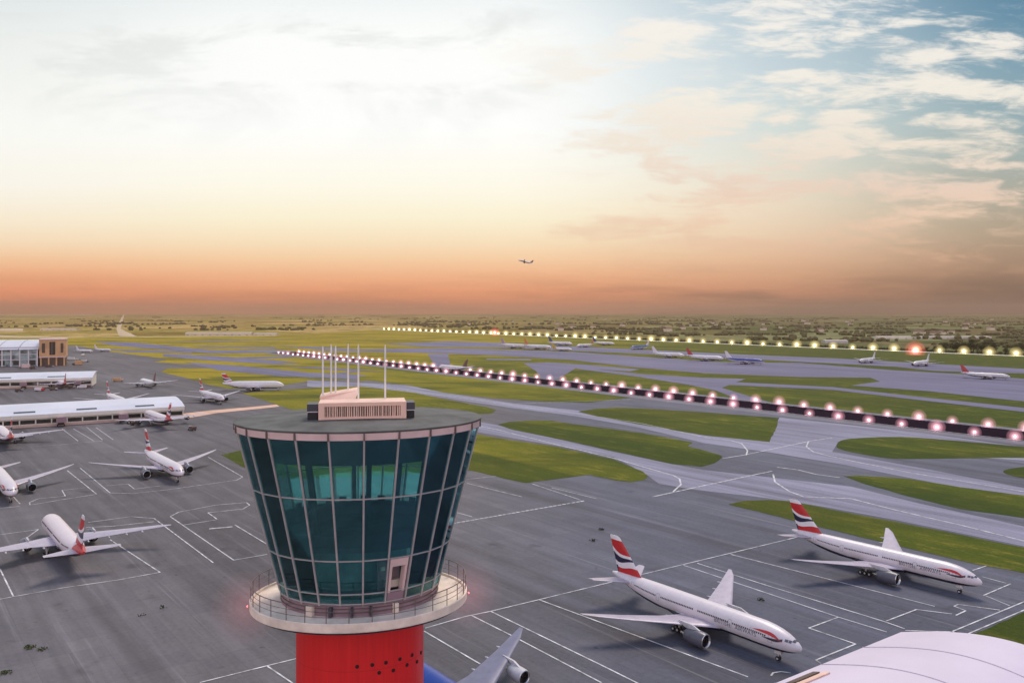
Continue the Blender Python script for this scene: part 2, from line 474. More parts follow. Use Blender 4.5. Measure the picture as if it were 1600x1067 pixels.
def main_gear_mesh(side):
    y = side*5.4
    mb = MB().tube([(-1.6,side*4.6,4.0),(-1.6,y,.9)], .24, 8).tube([(-3.1,y,.68),(-.1,y,.68)], .15, 8).tube([(.6,side*3.6,3.6),(-1.4,y,1.6)], .1, 6)
    for x in (-3.1,-1.6,-.1): mb.tube([(x,y-.72,.66),(x,y+.72,.66)], .09, 6)
    mb.obox((-1.6, y+side*.15, 2.8), (1.1,0,0), (0,.05,0), (0,0,.75), 1)
    return mb

ME = {}
ME['fuselage'] = fuselage_mesh().mesh('fuselage', M['fus_ba'], True)
ME['fuselage_hump'] = fuselage_mesh(1.0, True).mesh('fuselage_hump', M['fus_deepblue'], True)
ME['fuselage_double'] = fuselage_mesh(1.28).mesh('fuselage_double', M['fus_white_dark'], True)
for s, nm in ((1, 'wing_port'), (-1, 'wing_starboard')):
    ME[nm] = wing_mesh(s, WSEC).mesh(nm, [M['wing'], M['lightgrey']], True)
    ME['tail_'+nm] = wing_mesh(s, TSEC, False).mesh('tail_'+nm, [M['wing']], True)
ME['fin'] = fin_mesh().mesh('fin', M['fin_ba'], True)
for k, s in ENG.items():
    ME['nacelle_'+k] = nacelle_mesh(s).mesh('nacelle_'+k, [M['grey'], M['metal'], M['dark']], True)
    ME['fan_'+k] = fan_mesh(s).mesh('fan_'+k, [M['dark'], M['fan']], False)
    ME['core_'+k] = core_mesh(s).mesh('core_'+k, M['metal'], True)
    ME['pylon_'+k] = pylon_mesh(s).mesh('pylon_'+k, M['lightgrey'], False)
ME['nose_gear'] = nose_gear_mesh().mesh('nose_gear', [M['lightgrey'], M['white']])
for s, nm in ((1, 'main_gear_port'), (-1, 'main_gear_starboard')): ME[nm] = main_gear_mesh(s).mesh(nm, [M['lightgrey'], M['white']])
ME['wheel_s'] = wheel_mesh(.56, .42).mesh('wheel_s', [M['dark'], M['lightgrey']], True)
ME['wheel_l'] = wheel_mesh(.67, .52).mesh('wheel_l', [M['dark'], M['lightgrey']], True)

BANDS = ((23.6,14.0),(12.4,2.4),(1.0,-10.6),(-12.4,-21.0))
def windows_mesh(side, k):
    mb = MB(); x = BANDS[k][0]; q0 = None
    while x > BANDS[k][1]:
        quad_on_skin(mb, [x-.17, x+.17], 11.5, 19.5, side, .035)
        x -= .56
    quad_on_skin(mb, [x+.56, BANDS[k][0]], 15.1, 15.9, side, .033)       # trim line that ties the row together
    return mb
def flight_deck_mesh():
    mb = MB()
    for s in (1, -1):
        for (xa, xb, a0, a1) in ((30.62,30.0,[60,52],[88,88]),(29.95,29.35,[36,30],[60,54]),(29.25,28.5,[30,26],[50,44])):
            quad_on_skin(mb, [xb, (xa+xb)/2, xa], [a0[1], sum(a0)/2, a0[0]], [a1[1], sum(a1)/2, a1[0]], s, .03)
    return mb
def ribbon_mesh(side):
    """red and navy ribbon beside the nose: a long red taper that curls into a navy hook"""
    mb = MB(); n = 12
    xs = [19.2 + i*(27.8-19.2)/n for i in range(n+1)]
    mid = [27 + 6*math.sin((x-20.2)/7*PI*.55) - 11*max(0,(x-24.2)/3)**2 for x in xs]
    w = [2.0 + 14*math.sin(min(1,(x-20.2)/5.2)*PI/2)*(1 if x < 26 else max(.25, 1-(x-26)/1.6)) for x in xs]
    quad_on_skin(mb, xs, [m-.5*q for m, q in zip(mid, w)], [m+.5*q for m, q in zip(mid, w)], side, .05, 0)
    xs2 = [22.8 + i*(28.0-22.8)/8 for i in range(9)]
    mid2 = [7 + 3.2*math.sin((x-22.8)/5.2*PI*.5) + 9*max(0,(x-25.6)/1.8)**2 for x in xs2]
    w2 = [1.5 + 14*math.sin((x-22.8)/5.2*PI*.5) for x in xs2]
    quad_on_skin(mb, xs2, [m-.5*q for m, q in zip(mid2, w2)], [m+.5*q for m, q in zip(mid2, w2)], side, .055, 1)
    return mb
def door_mesh(x, side):
    mb = MB()
    x0, x1, t0, t1, e = x-.55, x+.55, -8, 29, .09
    def loop(e, g):
        ts = [t0+g + (t1-t0-2*g)*i/4 for i in range(5)]
        return [skin(x0+e, q, side, .03) for q in ts] + [skin(x1-e, q, side, .03) for q in reversed(ts)]
    a, b = loop(0, 0), loop(e, 1.6)
    mb.add(a+b, [(i, (i+1) % 10, 10+(i+1) % 10, 10+i) if side > 0 else (10+i, 10+(i+1) % 10, (i+1) % 10, i) for i in range(10)])
    return mb
def text_mesh(txt, size, mat, name):
    cu = bpy.data.curves.new('tmp', 'FONT'); cu.body = txt; cu.size = size; cu.space_character = 1.05; cu.align_x = 'LEFT'; cu.extrude = 0.0
    ob = bpy.data.objects.new('tmp', cu); COL.objects.link(ob)
    dg = bpy.context.evaluated_depsgraph_get(); dg.update()
    me = bpy.data.meshes.new_from_object(ob.evaluated_get(dg)); me.name = name
    bpy.data.objects.remove(ob); bpy.data.curves.remove(cu)
    me.materials.clear(); me.materials.append(mat)
    return me
def lettering_mesh(side, word, x0):
    me = text_mesh(word, 1.45, M['letter'], 'lettering')
    # flow the flat letters round the skin of the nose section
    w = max(v.co.x for v in me.vertices)
    for v in me.vertices:
        q = v.co.x
        x = (x0 + q) if side < 0 else (2*8.2 + 14.6 - x0 - q)          # reads left to right from either side
        th = -5.0 + v.co.y * 17.5
        v.co = Vector(skin(x, th, side, .05))
    return me
for s, nm in ((1, 'port'), (-1, 'starboard')):
    for k in range(4): ME['windows_%d_%s' % (k, nm)] = windows_mesh(s, k).mesh('windows_'+nm, M['winglass'])
    ME['ribbon_'+nm] = ribbon_mesh(s).mesh('ribbon_'+nm, [M['red'], M['navy']])
    ME['letters_0_'+nm] = lettering_mesh(s, 'BRITISH', 8.2); ME['letters_1_'+nm] = lettering_mesh(s, 'AIRWAYS', 8.2+6.6)
    for k, x in enumerate((25.0, 13.2, -11.4, -21.9)): ME['door_%d_%s' % (k, nm)] = door_mesh(x, s).mesh('door', M['grey'])
ME['flight_deck'] = flight_deck_mesh().mesh('flight_deck', M['deckglass'])

def over(o, *mats):
    """object-level materials, so that copies share one mesh"""
    for i, mt in enumerate(mats):
        if i < len(o.material_slots) and mt is not None:
            o.material_slots[i].link = 'OBJECT'; o.material_slots[i].material = mt
    return o

def airliner(label, loc, heading, scale=1.0, fus='fus_ba', fin='fin_ba', kind='twin', detail=2, group='parked airliners', tailplane=None, body='fuselage', cat='airliner', gear=True, wing=None, cowl='cowl_dark'):
    root = empty('airliner', loc, heading, scale)
    tag(root, label, cat, group)
    over(link('fuselage', ME[body], root), M[fus])
    for s, nm in ((1, 'wing_port'), (-1, 'wing_starboard')):
        over(link('wing', ME[nm], root), M[wing] if wing else None)
        over(link('tailplane', ME['tail_'+nm], root), M[tailplane] if tailplane else None)
    over(link('tail_fin', ME['fin'], root), M[fin])
    spots = [(8.0, 9.9, 2.55)] if kind == 'twin' else [(7.2, 10.6, 2.75), (-.4, 19.6, 3.75)]
    ek = 'big' if kind == 'twin' else 'mid'
    for s in (1, -1):
        for (x, y, z) in spots:
            e = over(link('engine', ME['nacelle_'+ek], root), M[cowl]); e.location = (x, s*y, z)
            if detail >= 1:
                link('fan', ME['fan_'+ek], e); link('exhaust_cone', ME['core_'+ek], e)
            link('pylon', ME['pylon_'+ek], e)
    if gear:
        g = link('nose_gear', ME['nose_gear'], root)
        if detail >= 1:
            for y in (-.36, .36):
                w = link('wheel', ME['wheel_s'], g); w.location = (25.5, y, .56)
        for s, nm in ((1, 'main_gear_port'), (-1, 'main_gear_starboard')):
            g = link('main_gear', ME[nm], root)
            if detail >= 1:
                for x in (-3.1,-1.6,-.1):
                    for dy in (-.55, .55):
                        w = link('wheel', ME['wheel_l'], g); w.location = (x, s*5.4+dy, .67)
    if body != 'fuselage_double': link('flight_deck_window', ME['flight_deck'], root)
    for nm in ('port', 'starboard'):
        if body == 'fuselage_double': continue
        if detail >= 1:
            for k in range(4): link('cabin_windows', ME['windows_%d_%s' % (k, nm)], root)
        if detail >= 2:
            link('ribbon_emblem', ME['ribbon_'+nm], root); [link('lettering', ME['letters_%d_%s' % (k, nm)], root) for k in (0, 1)]
            for k in range(4): link('door', ME['door_%d_%s' % (k, nm)], root)
    return root

def by_nose_tail(nose, tail):
    """ground position, bearing and scale of an airliner whose nose tip and tail cone stand at these pixels"""
    s = 1.0
    for _ in range(12):
        n = gp(*nose, 4.62*s); t = gp(*tail, 7.42*s); n.z = t.z = 0
        s = .5*s + .5*(n-t).length/64.0
    c = (n+t)/2
    return c, math.atan2(n.y-t.y, n.x-t.x), s
def by_fin(px, s=1.0, h=ANG):
    """position of an airliner from the pixel of its fin tip (31.5 m behind the middle, 18.5 m up)"""
    p = gp(*px, 18.5*s)
    return Vector((p.x + 31.5*s*math.cos(h), p.y + 31.5*s*math.sin(h), 0)), h, s
def by_nose(px, s=1.0, h=ANG):
    p = gp(*px, 4.62*s)
    return Vector((p.x - 32*s*math.cos(h), p.y - 32*s*math.sin(h), 0)), h, s
BACK = ANG + PI

A = by_nose_tail((1253,1015), (958,893))
airliner('white airliner with red flag tail and ribbon emblem, parked nearest on the right-hand stand', *A)
B = by_nose_tail((1535,911), (1238,828))
airliner('white airliner with navy belly parked beside the near grass strip, right of the nearest airliner', *B)
C = by_nose((284,741))
airliner('whole white airliner facing the camera between the tower and the long white pier', *C)
D = by_nose((20,772))
airliner('white airliner at the left edge showing only its nose, wing and one engine', *D)
E_ = by_nose((74,812), 1.0, BACK)
airliner('white airliner seen from behind with red tail end on the left apron', *E_, fus='fus_ba_red', detail=1)
Ff = by_fin((267,629), 1.0, BACK)
airliner('four-engined white airliner nosed in at the right end of the long pier', *Ff, fus='fus_ba_red', kind='quad', detail=1)
L_ = by_fin((19,653), 1.0, BACK)
airliner('white airliner nosed in to the long pier at the left picture edge', *L_, fus='fus_ba_red', detail=1)
Hh = by_nose((349,624))
airliner('small-looking white airliner facing the camera just beyond the pier end', *Hh, detail=1)
Kk = by_fin((167,595))
airliner('airliner standing behind the long pier with only its red tail above the roof', *Kk, detail=1)
Ii = by_fin((243,582), .9, BACK)
airliner('brownish tailed white airliner turned away beside the yellow grass', *Ii, fus='fus_white', fin='fin_brown', detail=1)
Jj = by_fin((103,583), .9, BACK)
airliner('pink tailed white airliner parked against the short far pier', *Jj, fus='fus_ba_red', fin='fin_red', detail=1)
airliner('double-deck white airliner with flag tail taxiing on the grass-lined taxiway', Vector(((396-800)/F*838, 838, 0)), math.radians(4), .95,
         fus='fus_white_dark', kind='quad', detail=1, group='taxiing airliners', body='fuselage_double')
Pp = Vector((-78, 1102, 0))
airliner('white airliner with dark tail rolling along the lamp-lined runway', Pp, BACK+.1, .92, fus='fus_white_dark', fin='fin_brown', detail=1, group='taxiing airliners')
Qh = ANG
airliner('blue airliner at the bottom edge behind the red tower shaft, its wing and engine showing', Vector((-14.2,163,0)), Qh, 1.0, fus='fus_deepblue', fin='fin_white', kind='quad', detail=1, body='fuselage_hump', wing='wing_slate', cowl='lightgrey')

far = [  # label, left px, right px, ground row, nose to the right?, fuselage, fin
 ('white airliner with lilac fin, leftmost of the far row', 783, 822, 545.0, True, 'fus_white', 'fin_pink'),
 ('white airliner with orange fin, second from the left in the far row', 820, 860, 546.5, True, 'fus_white', 'fin_orange'),
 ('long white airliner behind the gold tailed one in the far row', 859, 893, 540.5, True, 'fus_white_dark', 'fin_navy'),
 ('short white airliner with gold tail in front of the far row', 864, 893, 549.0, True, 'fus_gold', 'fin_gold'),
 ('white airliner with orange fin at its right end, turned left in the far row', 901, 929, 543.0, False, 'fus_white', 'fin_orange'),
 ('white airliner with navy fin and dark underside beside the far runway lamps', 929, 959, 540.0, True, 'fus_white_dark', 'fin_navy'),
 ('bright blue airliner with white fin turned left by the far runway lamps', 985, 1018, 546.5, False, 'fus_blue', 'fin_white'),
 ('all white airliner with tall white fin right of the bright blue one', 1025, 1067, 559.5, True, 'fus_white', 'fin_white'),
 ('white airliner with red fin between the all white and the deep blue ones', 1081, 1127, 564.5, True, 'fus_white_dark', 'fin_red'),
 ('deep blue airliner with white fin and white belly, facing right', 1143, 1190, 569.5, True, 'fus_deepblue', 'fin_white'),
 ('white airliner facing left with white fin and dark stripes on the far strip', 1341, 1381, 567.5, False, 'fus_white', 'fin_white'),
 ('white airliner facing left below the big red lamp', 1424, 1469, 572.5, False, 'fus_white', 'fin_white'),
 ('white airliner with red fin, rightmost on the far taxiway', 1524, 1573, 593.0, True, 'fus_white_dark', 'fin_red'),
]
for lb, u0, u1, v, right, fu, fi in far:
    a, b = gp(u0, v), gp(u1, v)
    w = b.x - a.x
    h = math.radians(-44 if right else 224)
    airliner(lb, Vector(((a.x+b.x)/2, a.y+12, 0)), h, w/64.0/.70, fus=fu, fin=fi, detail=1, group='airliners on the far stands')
for k, (u, v, lb) in enumerate(((112, 531, 'white airliner just right of the brown terminal block, nearer its wall'), (125, 531, 'white airliner right of the brown terminal block, farther from its wall'))):
    airliner(lb, Vector(((u-800)/F*1600+24, 1600+k*40, 0)), math.radians(-25), .72, fus='fus_white', fin='fin_white', detail=1)
fl = airliner('small white airliner climbing away in the orange sky above the horizon', Vector(((820-800)/F*1900, 1900, 80+(486-411)/F*1900)), math.radians(150), .60,
              fus='fus_white_dark', fin='fin_navy', detail=1, group='flying airliner', gear=False)
fl.rotation_euler = (math.radians(16), math.radians(-14), math.radians(150))
# ------------------------------------------------------------------ ground, taxiways, grass
def smooth_poly(pts, n=5):
    out = []; m = len(pts)
    for i in range(m):
        p0, p1, p2, p3 = (pts[(i+k) % m] for k in (-1,0,1,2))
        for j in range(n):
            t = j/n
            out.append(tuple(.5*((2*b) + (-a+c)*t + (2*a-5*b+4*c-d)*t*t + (-a+3*b-3*c+d)*t**3) for a, b, c, d in zip(p0,p1,p2,p3)))
    return out
NSH = [0]
def sheet(name, pix, mat, z, smooth=False):
    NSH[0] += 1; z += NSH[0]*.0007
    pts = [gp(*q) if len(q) == 2 else Vector(q) for q in pix]       # triples are world points
    pts = [(p.x, p.y) for p in pts]
    if smooth: pts = smooth_poly(pts)
    if name == 'grass_island':                     # ragged turf edge
        q = []; rr = random.Random(len(pts)*31+NSH[0])
        for i, a in enumerate(pts):
            b = pts[(i+1) % len(pts)]; L = math.hypot(b[0]-a[0], b[1]-a[1]); k = max(1, int(L/4.0)) if L < 700 else 60
            nx, ny = (-(b[1]-a[1])/max(L,.01), (b[0]-a[0])/max(L,.01)); off = 0.0
            for j in range(k):
                off = .7*off + rr.uniform(-.35,.35); d_ = off if 0 < j else 0
                q.append((a[0]+(b[0]-a[0])*j/k+nx*d_, a[1]+(b[1]-a[1])*j/k+ny*d_))
        pts = q
    mb = MB().add([(x, y, z) for x, y in pts], [tuple(range(len(pts)))])
    me = mb.mesh(name, mat)
    bm = bmesh.new(); bm.from_mesh(me); bm.normal_update()
    for f in bm.faces:
        if f.normal.z < 0: f.normal_flip()
    bm.to_mesh(me); bm.free()
    return tag(link(name, me), kind='structure')

R = 20000.0
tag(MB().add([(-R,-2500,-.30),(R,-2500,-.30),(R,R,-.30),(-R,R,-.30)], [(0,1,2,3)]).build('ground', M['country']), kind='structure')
sheet('airfield_grass', [(-2600,532),(-700,530),(100,528),(140,527),(300,526),(430,524.5),(520,520),(600,514),(700,516),(800,519.5),(1000,529),(1200,539),(1400,547.5),(1600,557.5),(2600,610),
      (1500,200,0),(900,-900,0),(-900,-900,0),(-2400,900,0)], M['grass'], -.15)
Z1, Z2, Z3 = .0, .04, .08
# near apron and taxiway system
sheet('apron', [(-1500,553),(0,543),(105,539.5),(125,541),(170,549),(215,555),(262,561),(240,566),(300,569),(380,571.5),(330,575),(262,575),(252,581),(290,588),(355,607),(425,607),(452,600),(490,594),(560,592),(640,601),(700,614),
      (770,622),(850,627.5),(920,629),(985,621),(1080,630),(1250,648),(1400,663),(1600,688),(2400,800),(700,120,0),(500,-500,0),(-500,-500,0),(-700,200,0)], M['tarmac'], Z1)
# slightly paler taxi strips laid on the apron
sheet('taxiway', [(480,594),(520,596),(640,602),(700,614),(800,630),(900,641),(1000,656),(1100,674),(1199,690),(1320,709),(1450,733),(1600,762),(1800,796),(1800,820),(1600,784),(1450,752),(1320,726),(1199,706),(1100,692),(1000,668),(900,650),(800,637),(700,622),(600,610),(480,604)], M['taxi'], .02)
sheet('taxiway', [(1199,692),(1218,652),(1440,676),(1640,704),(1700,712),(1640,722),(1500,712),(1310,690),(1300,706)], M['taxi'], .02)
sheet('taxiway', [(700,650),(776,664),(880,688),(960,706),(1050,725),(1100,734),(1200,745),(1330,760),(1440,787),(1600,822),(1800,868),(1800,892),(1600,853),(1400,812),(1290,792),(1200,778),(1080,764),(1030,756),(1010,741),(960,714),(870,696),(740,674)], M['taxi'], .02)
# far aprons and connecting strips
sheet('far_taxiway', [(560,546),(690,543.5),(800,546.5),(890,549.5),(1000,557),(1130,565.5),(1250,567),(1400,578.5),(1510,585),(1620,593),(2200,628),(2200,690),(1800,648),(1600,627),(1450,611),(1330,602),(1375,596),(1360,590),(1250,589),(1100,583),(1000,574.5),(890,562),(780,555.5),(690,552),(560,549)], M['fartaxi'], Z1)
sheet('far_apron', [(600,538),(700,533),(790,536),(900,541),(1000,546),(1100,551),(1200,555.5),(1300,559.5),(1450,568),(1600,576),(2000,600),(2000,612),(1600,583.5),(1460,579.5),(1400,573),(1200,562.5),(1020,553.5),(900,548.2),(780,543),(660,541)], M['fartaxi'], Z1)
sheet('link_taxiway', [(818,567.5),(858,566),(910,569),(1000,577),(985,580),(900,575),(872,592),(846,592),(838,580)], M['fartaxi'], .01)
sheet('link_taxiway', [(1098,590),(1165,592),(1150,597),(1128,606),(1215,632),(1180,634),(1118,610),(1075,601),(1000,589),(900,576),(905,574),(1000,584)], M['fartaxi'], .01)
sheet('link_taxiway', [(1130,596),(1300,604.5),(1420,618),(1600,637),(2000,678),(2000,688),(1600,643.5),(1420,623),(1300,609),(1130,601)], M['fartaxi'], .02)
sheet('link_taxiway', [(668,553),(700,553),(705,575),(682,575)], M['fartaxi'], .01)
for pts in ([(148,534),(205,535),(260,540),(330,547),(430,548),(432,551.5),(330,552),(240,545),(180,540)], [(255,553),(330,556),(420,562),(470,567),(430,569),(330,563),(255,557)],
            [(290,566),(380,572),(480,582),(570,586),(640,596),(560,592),(440,588),(340,578)], [(470,548),(560,546),(640,547),(560,549.5)],
            [(430,540),(520,543),(560,546),(500,546)], [(250,533),(340,531.5),(470,531),(340,533.2)], [(300,540.5),(430,541.5),(430,543.5),(320,542.5)],
            [(330,560),(440,556),(520,555),(440,559)], [(150,544),(210,547),(300,550),(300,552),(200,550)], [(480,590),(560,578),(575,578),(500,590)], [(430,571),(520,574.5),(600,580),(520,578)],
            [(620,568),(700,571),(760,576),(700,574.5)], [(760,560),(830,561.5),(830,563.5),(760,562)]):
    sheet('link_taxiway', pts, M['fartaxi'], .01)
# runway between the two lamp rows
d1, d2 = Vector((.582,-.813,0)), Vector((.813,.582,0))
c0 = (gp(1576,671) + gp(1567,685))/2
ra, rb = c0 - d1*1305, c0 + d1*420
def strip(name, a, b, w0, w1, mat, z):
    q = [a+d2*w0, b+d2*w0, b+d2*w1, a+d2*w1]
    return tag(MB().add([(p.x,p.y,z) for p in q], [(0,1,2,3)]).build(name, mat), kind='structure')
strip('runway_shoulder', ra-d1*160, rb, -40, 33, M['shoulder'], .06)
strip('runway', ra-d1*12, rb, -25, 25, M['runway'], .10)
mk = MB()
for w in (-22.5, 22.5):
    a, b = ra+d2*w, rb+d2*w
    mk.add([tuple(a-d2*.5)[:2]+(.14,), tuple(b-d2*.5)[:2]+(.14,), tuple(b+d2*.5)[:2]+(.14,), tuple(a+d2*.5)[:2]+(.14,)], [(0,1,2,3)])
tag(mk.build('runway_markings', M['line']), kind='structure')
sheet('sunlit_apron_strip', [(278,647),(330,641),(390,636),(432,632),(437,635),(400,639),(340,645),(300,652),(270,655)], M['pink'], .03)

isl = [
 ([(560,596),(575,594),(640,602.5),(700,614.5),(770,622),(850,627),(920,628.6),(985,621.5),(940,616),(840,603),(760,593.5),(690,586.5),(600,584),(560,588)], False),
 ([(903,643),(930,638.5),(965,636.5),(1000,638),(1100,644),(1218,653),(1203,690.5),(1100,680),(1000,663),(940,652)], False),
 ([(778,663),(795,659),(830,657),(862,657),(900,663),(1000,676),(1082,691),(1074,697),(1095,702),(1125,711),(1128,715),(1115,724),(1096,729),(1050,724.5),(960,705),(880,687),(800,671)], False),
 ([(345,711),(430,690),(590,662),(700,668),(742,678),(800,688),(870,698),(960,718),(1005,737),(1012,744),(1006,750),(986,753),(960,750),(920,741.5),(822,754.5),(735,735),(600,742),(450,748),(392,735)], False),
 ([(378,614),(420,611),(500,605),(560,603.5),(640,612),(700,624.5),(765,637),(775,641),(768,646),(700,648),(550,652),(470,645),(432,632)], False),
 ([(1307,696),(1318,687),(1360,683.5),(1420,683),(1500,689),(1600,698),(1800,716),(1800,722),(1600,715.5),(1500,716),(1400,716.5),(1345,709),(1314,702)], True),
 ([(1568,738),(1580,732),(1620,729),(1700,735),(1720,744),(1660,750),(1600,747)], True),
 ([(1318,744),(1345,743),(1420,748),(1500,761),(1600,774),(1800,798),(1800,835),(1600,809),(1500,795),(1400,770),(1345,754)], False),
 ([(1138,788),(1165,782),(1200,781),(1235,783),(1290,794),(1400,815),(1600,855),(1800,894),(1800,936),(1600,895),(1520,880),(1400,852),(1280,823),(1200,803)], False),
 ([(1519,990),(1600,956),(1700,918),(1900,980),(2000,1200),(1700,1250)], False),
 ([(250,581),(262,580),(300,583),(352,598),(352,606),(330,602),(285,589)], False),
]
for pts, sm in isl: sheet('grass_island', pts, M['grass'], .05, sm)

# ------------------------------------------------------------------ painted lines
LN = MB()
def line(pts, w=.41, z=.085):
    P = [gp(u, v) for u, v in pts]
    for a, b in zip(P, P[1:]):
        t = (b-a); 
        if t.length < .01: continue
        t.normalize(); n = Vector((-t.y, t.x, 0))*w*.5; a2, b2 = a - t*w*.25, b + t*w*.25
        z += .0006
        LN.add([(a2-n)[:2]+(z,), (b2-n)[:2]+(z,), (b2+n)[:2]+(z,), (a2+n)[:2]+(z,)], [(0,1,2,3)])
def dashed(a, b, w=.9, n=24):
    for i in range(n):
        p = [(a[0]+(b[0]-a[0])*t, a[1]+(b[1]-a[1])*t) for t in (i/n, (i+.6)/n)]
        line(p, w)
near = [
 [(665,981),(727,963),(766,955),(843,936.5),(950,910.5),(1000,898),(1250,838)], [(738,962),(800,993),(939,1066)], [(767,955),(950,1044),(1010,1074)], [(663,986),(750,1037)], [(843,937),(1168,1057)],
 [(1068,883),(1200,927),(1310,964),(1264,981),(1337,1006),(1275,1031),(1282,1036)], [(1090,880),(1200,915),(1382,971),(1413,982)], [(1385,970),(1432,952),(1487,959)], [(1494,961),(1509,954),(1491,947),(1497,944),(1562,953)],
 [(1310,964),(1385,987)], [(1142,866),(1280,901),(1460,947)], [(1455,1003),(1489,986),(1600,940),(1700,899)], [(1500,996),(1515,989),(1600,953),(1700,916)],
 [(1537,930),(1579,912)], [(1535,901),(1572,911)], [(1520,891),(1541,884)], [(1541,931),(1577,946)], [(1415,985),(1490,987)],
 [(1205,1055),(1208,1051),(1220,1049),(1235,1051)],
 [(-30,852),(0,889),(21,932)], [(-40,940),(0,936),(21,932),(100,918),(184,906),(250,894)], [(172,843),(250,894)], [(241,810),(333,879)], [(266,807),(365,875),(417,866)], [(367,820),(417,850)],
 [(266,807),(279,800),(337,789),(385,785),(390,789),(380,795),(325,801),(339,811)], [(287,820),(338,812)], [(138,816),(205,807),(242,810)], [(135,824),(175,822),(240,815)], [(242,810),(241,811)],
 [(-20,838),(60,827),(42,840)], [(125,731),(172,770),(207,771),(262,765),(370,750),(379,745),(325,714)], [(165,759),(200,756),(210,764),(250,759)], [(105,735),(151,772),(100,780),(47,789),(46,785),(60,779),(102,775),(97,766),(132,762)],
 [(20,775),(31,787)], [(-20,796),(0,794),(31,791)], [(97,670),(122,689)], [(115,670),(147,689)], [(135,667),(160,687)], [(150,668),(177,687)], [(57,697),(107,694)], [(112,692),(160,689)],
 [(313,1066),(417,1040),(462,1029)], [(417,1040),(457,1067)], [(730,755),(815,776)], [(832,756),(907,781)], [(862,762),(932,779)], [(700,752),(775,744)], [(700,797),(737,807)], [(640,770),(700,797)],
]
for p in near: line(p)
line([(328,826),(362,823)], 1.1)
dashed((700,819), (915,782), .9, 30)
taxi = [
 [(1020,776),(1050,769.5),(1144,749),(1206,736)], [(1130,716),(1162,711),(1209,701),(1266,689),(1300,684)],
 [(1110,685),(1140,687.5),(1159,693),(1168,704),(1166,711)], [(1000,728),(1050,742),(1062,748),(1064,757),(1052,768)], [(1208,741),(1211,753),(1234,768),(1256,776),(1330,779),(1400,797),(1500,820),(1600,845),(1750,878)],
 [(1263,690),(1260,698),(1271,706),(1294,712),(1350,724),(1420,738),(1500,751),(1600,768),(1700,786)], [(1215,730),(1247,734),(1275,741),(1312,746)],
 [(560,600),(700,619),(800,633.5),(900,646),(1000,661),(1110,685)], [(700,656),(776,671),(880,697),(960,716),(1000,728)], [(560,603),(800,631),(985,624)],
]
for p in taxi: line(p, .8)
tag(LN.build('stand_markings', M['line']), kind='structure')

# ------------------------------------------------------------------ farm tracks and pale fields beyond the fence
sheet('farm_track', [(186,524.5),(182,515),(184,507),(193,491),(195,491),(190,507),(189,514),(214,525.5),(206,525.5)], M['track'], -.22)
sheet('farm_track', [(-400,484+8),(150,491.2),(150,492.0),(-400,493)], M['track'], -.22)
for q in ([(0,513),(36,513),(36,517),(0,517)], [(-60,522),(110,527),(430,524),(432,525.5),(110,528.5),(-60,526)]): sheet('pale_field', q, M['track'], -.20)
# ------------------------------------------------------------------ control tower
TX, TY, EL = -10.92, 60.0, .80            # base, and depth/width of its oval plan
def glass_mat():
    m, t, b = new_mat('teal_glass')
    out = t.n['Material Output']; t.n.remove(b)
    tr = t.node('ShaderNodeBsdfTransparent', {'Color': (.69,.91,.90,1)})
    gl = t.node('ShaderNodeBsdfGlossy', {'Color': (.42,.85,.92,1), 'Roughness': .03})
    fr = t.node('ShaderNodeFresnel', {'IOR': 1.45})
    mx = t.node('ShaderNodeMixShader', {0: t.math('ADD', fr.outputs[0], .11, True), 1: tr.outputs[0], 2: gl.outputs[0]})
    t.l.new(mx.outputs[0], out.inputs[0])
    return m
M['glass'] = glass_mat()
M['mullion'] = paint('mullion_aluminium', (.50,.44,.43), .35, metal=.3, var=.1)
M['cabdark'] = paint('cab_interior', (.010,.026,.046), .7, var=.2)
M['core'] = paint('core_panel', (.05,.14,.16), .7, var=.5, scale=.6)
M['cabfloor'] = paint('cab_carpet', (.018,.055,.075), .9, var=.3)
M['roofmem'] = paint('roof_membrane', (.085,.088,.085), .75, var=.34, scale=.5)
M['fascia'] = paint('fascia_panel', (.72,.53,.50), .5, var=.08, scale=.6)
M['plant'] = paint('plant_cladding', (.84,.56,.44), .55, var=.08, scale=.6)
M['louvre'] = paint('louvre_metal', (.22,.20,.17), .5, var=.1)
M['deck'] = paint('balcony_concrete', (.80,.69,.57), .75, var=.16, scale=.7)
M['mauve'] = paint('mauve_panel', (.30,.20,.23), .6, var=.12)
M['tred'] = paint('tower_red', (.74,.010,.012), .5, var=.06, scale=.25)
t_ = NT(M['tred'].node_tree); b_ = t_.n['Principled BSDF']; oc_ = t_.node('ShaderNodeTexCoord').outputs['Object']
st_ = t_.noise(t_.mapping(oc_, scale=(3,3,.12)), 1.0, 6, .65); sx, sy, sz = t_.xyz(oc_)
jo_ = t_.math('LESS_THAN', t_.math('FRACT', t_.math('MULTIPLY', sz, .36)), .012)
t_.put(b_.inputs['Base Color'], t_.mix(t_.math('MULTIPLY', jo_, .5), t_.ramp(st_, [(.32, (.62,.009,.012)), (.55, (.70,.010,.012)), (.75, (.74,.016,.018))]), (.25,.005,.008,1)))
M['hole'] = paint('vent_hole', (.03,.004,.005), .8)
M['steel'] = paint('rail_steel', (.16,.12,.11), .4, metal=.3)
M['warn'] = emit('warning_red', (1.0,.22,.20), 1.5)
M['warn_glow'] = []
for k_ in (.007, .009, .012, .02):  # emissive volumes painting a soft red glow round the lamp
    g_ = bpy.data.materials.new('soft_red_glow'); g_.use_nodes = True; q_ = NT(g_.node_tree); q_.n.remove(q_.n['Principled BSDF']); M['warn_glow'].append(g_)
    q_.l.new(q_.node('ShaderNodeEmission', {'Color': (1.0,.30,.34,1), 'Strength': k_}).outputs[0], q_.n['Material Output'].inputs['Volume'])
M['mast'] = paint('mast_white', (.80,.80,.76), .4)
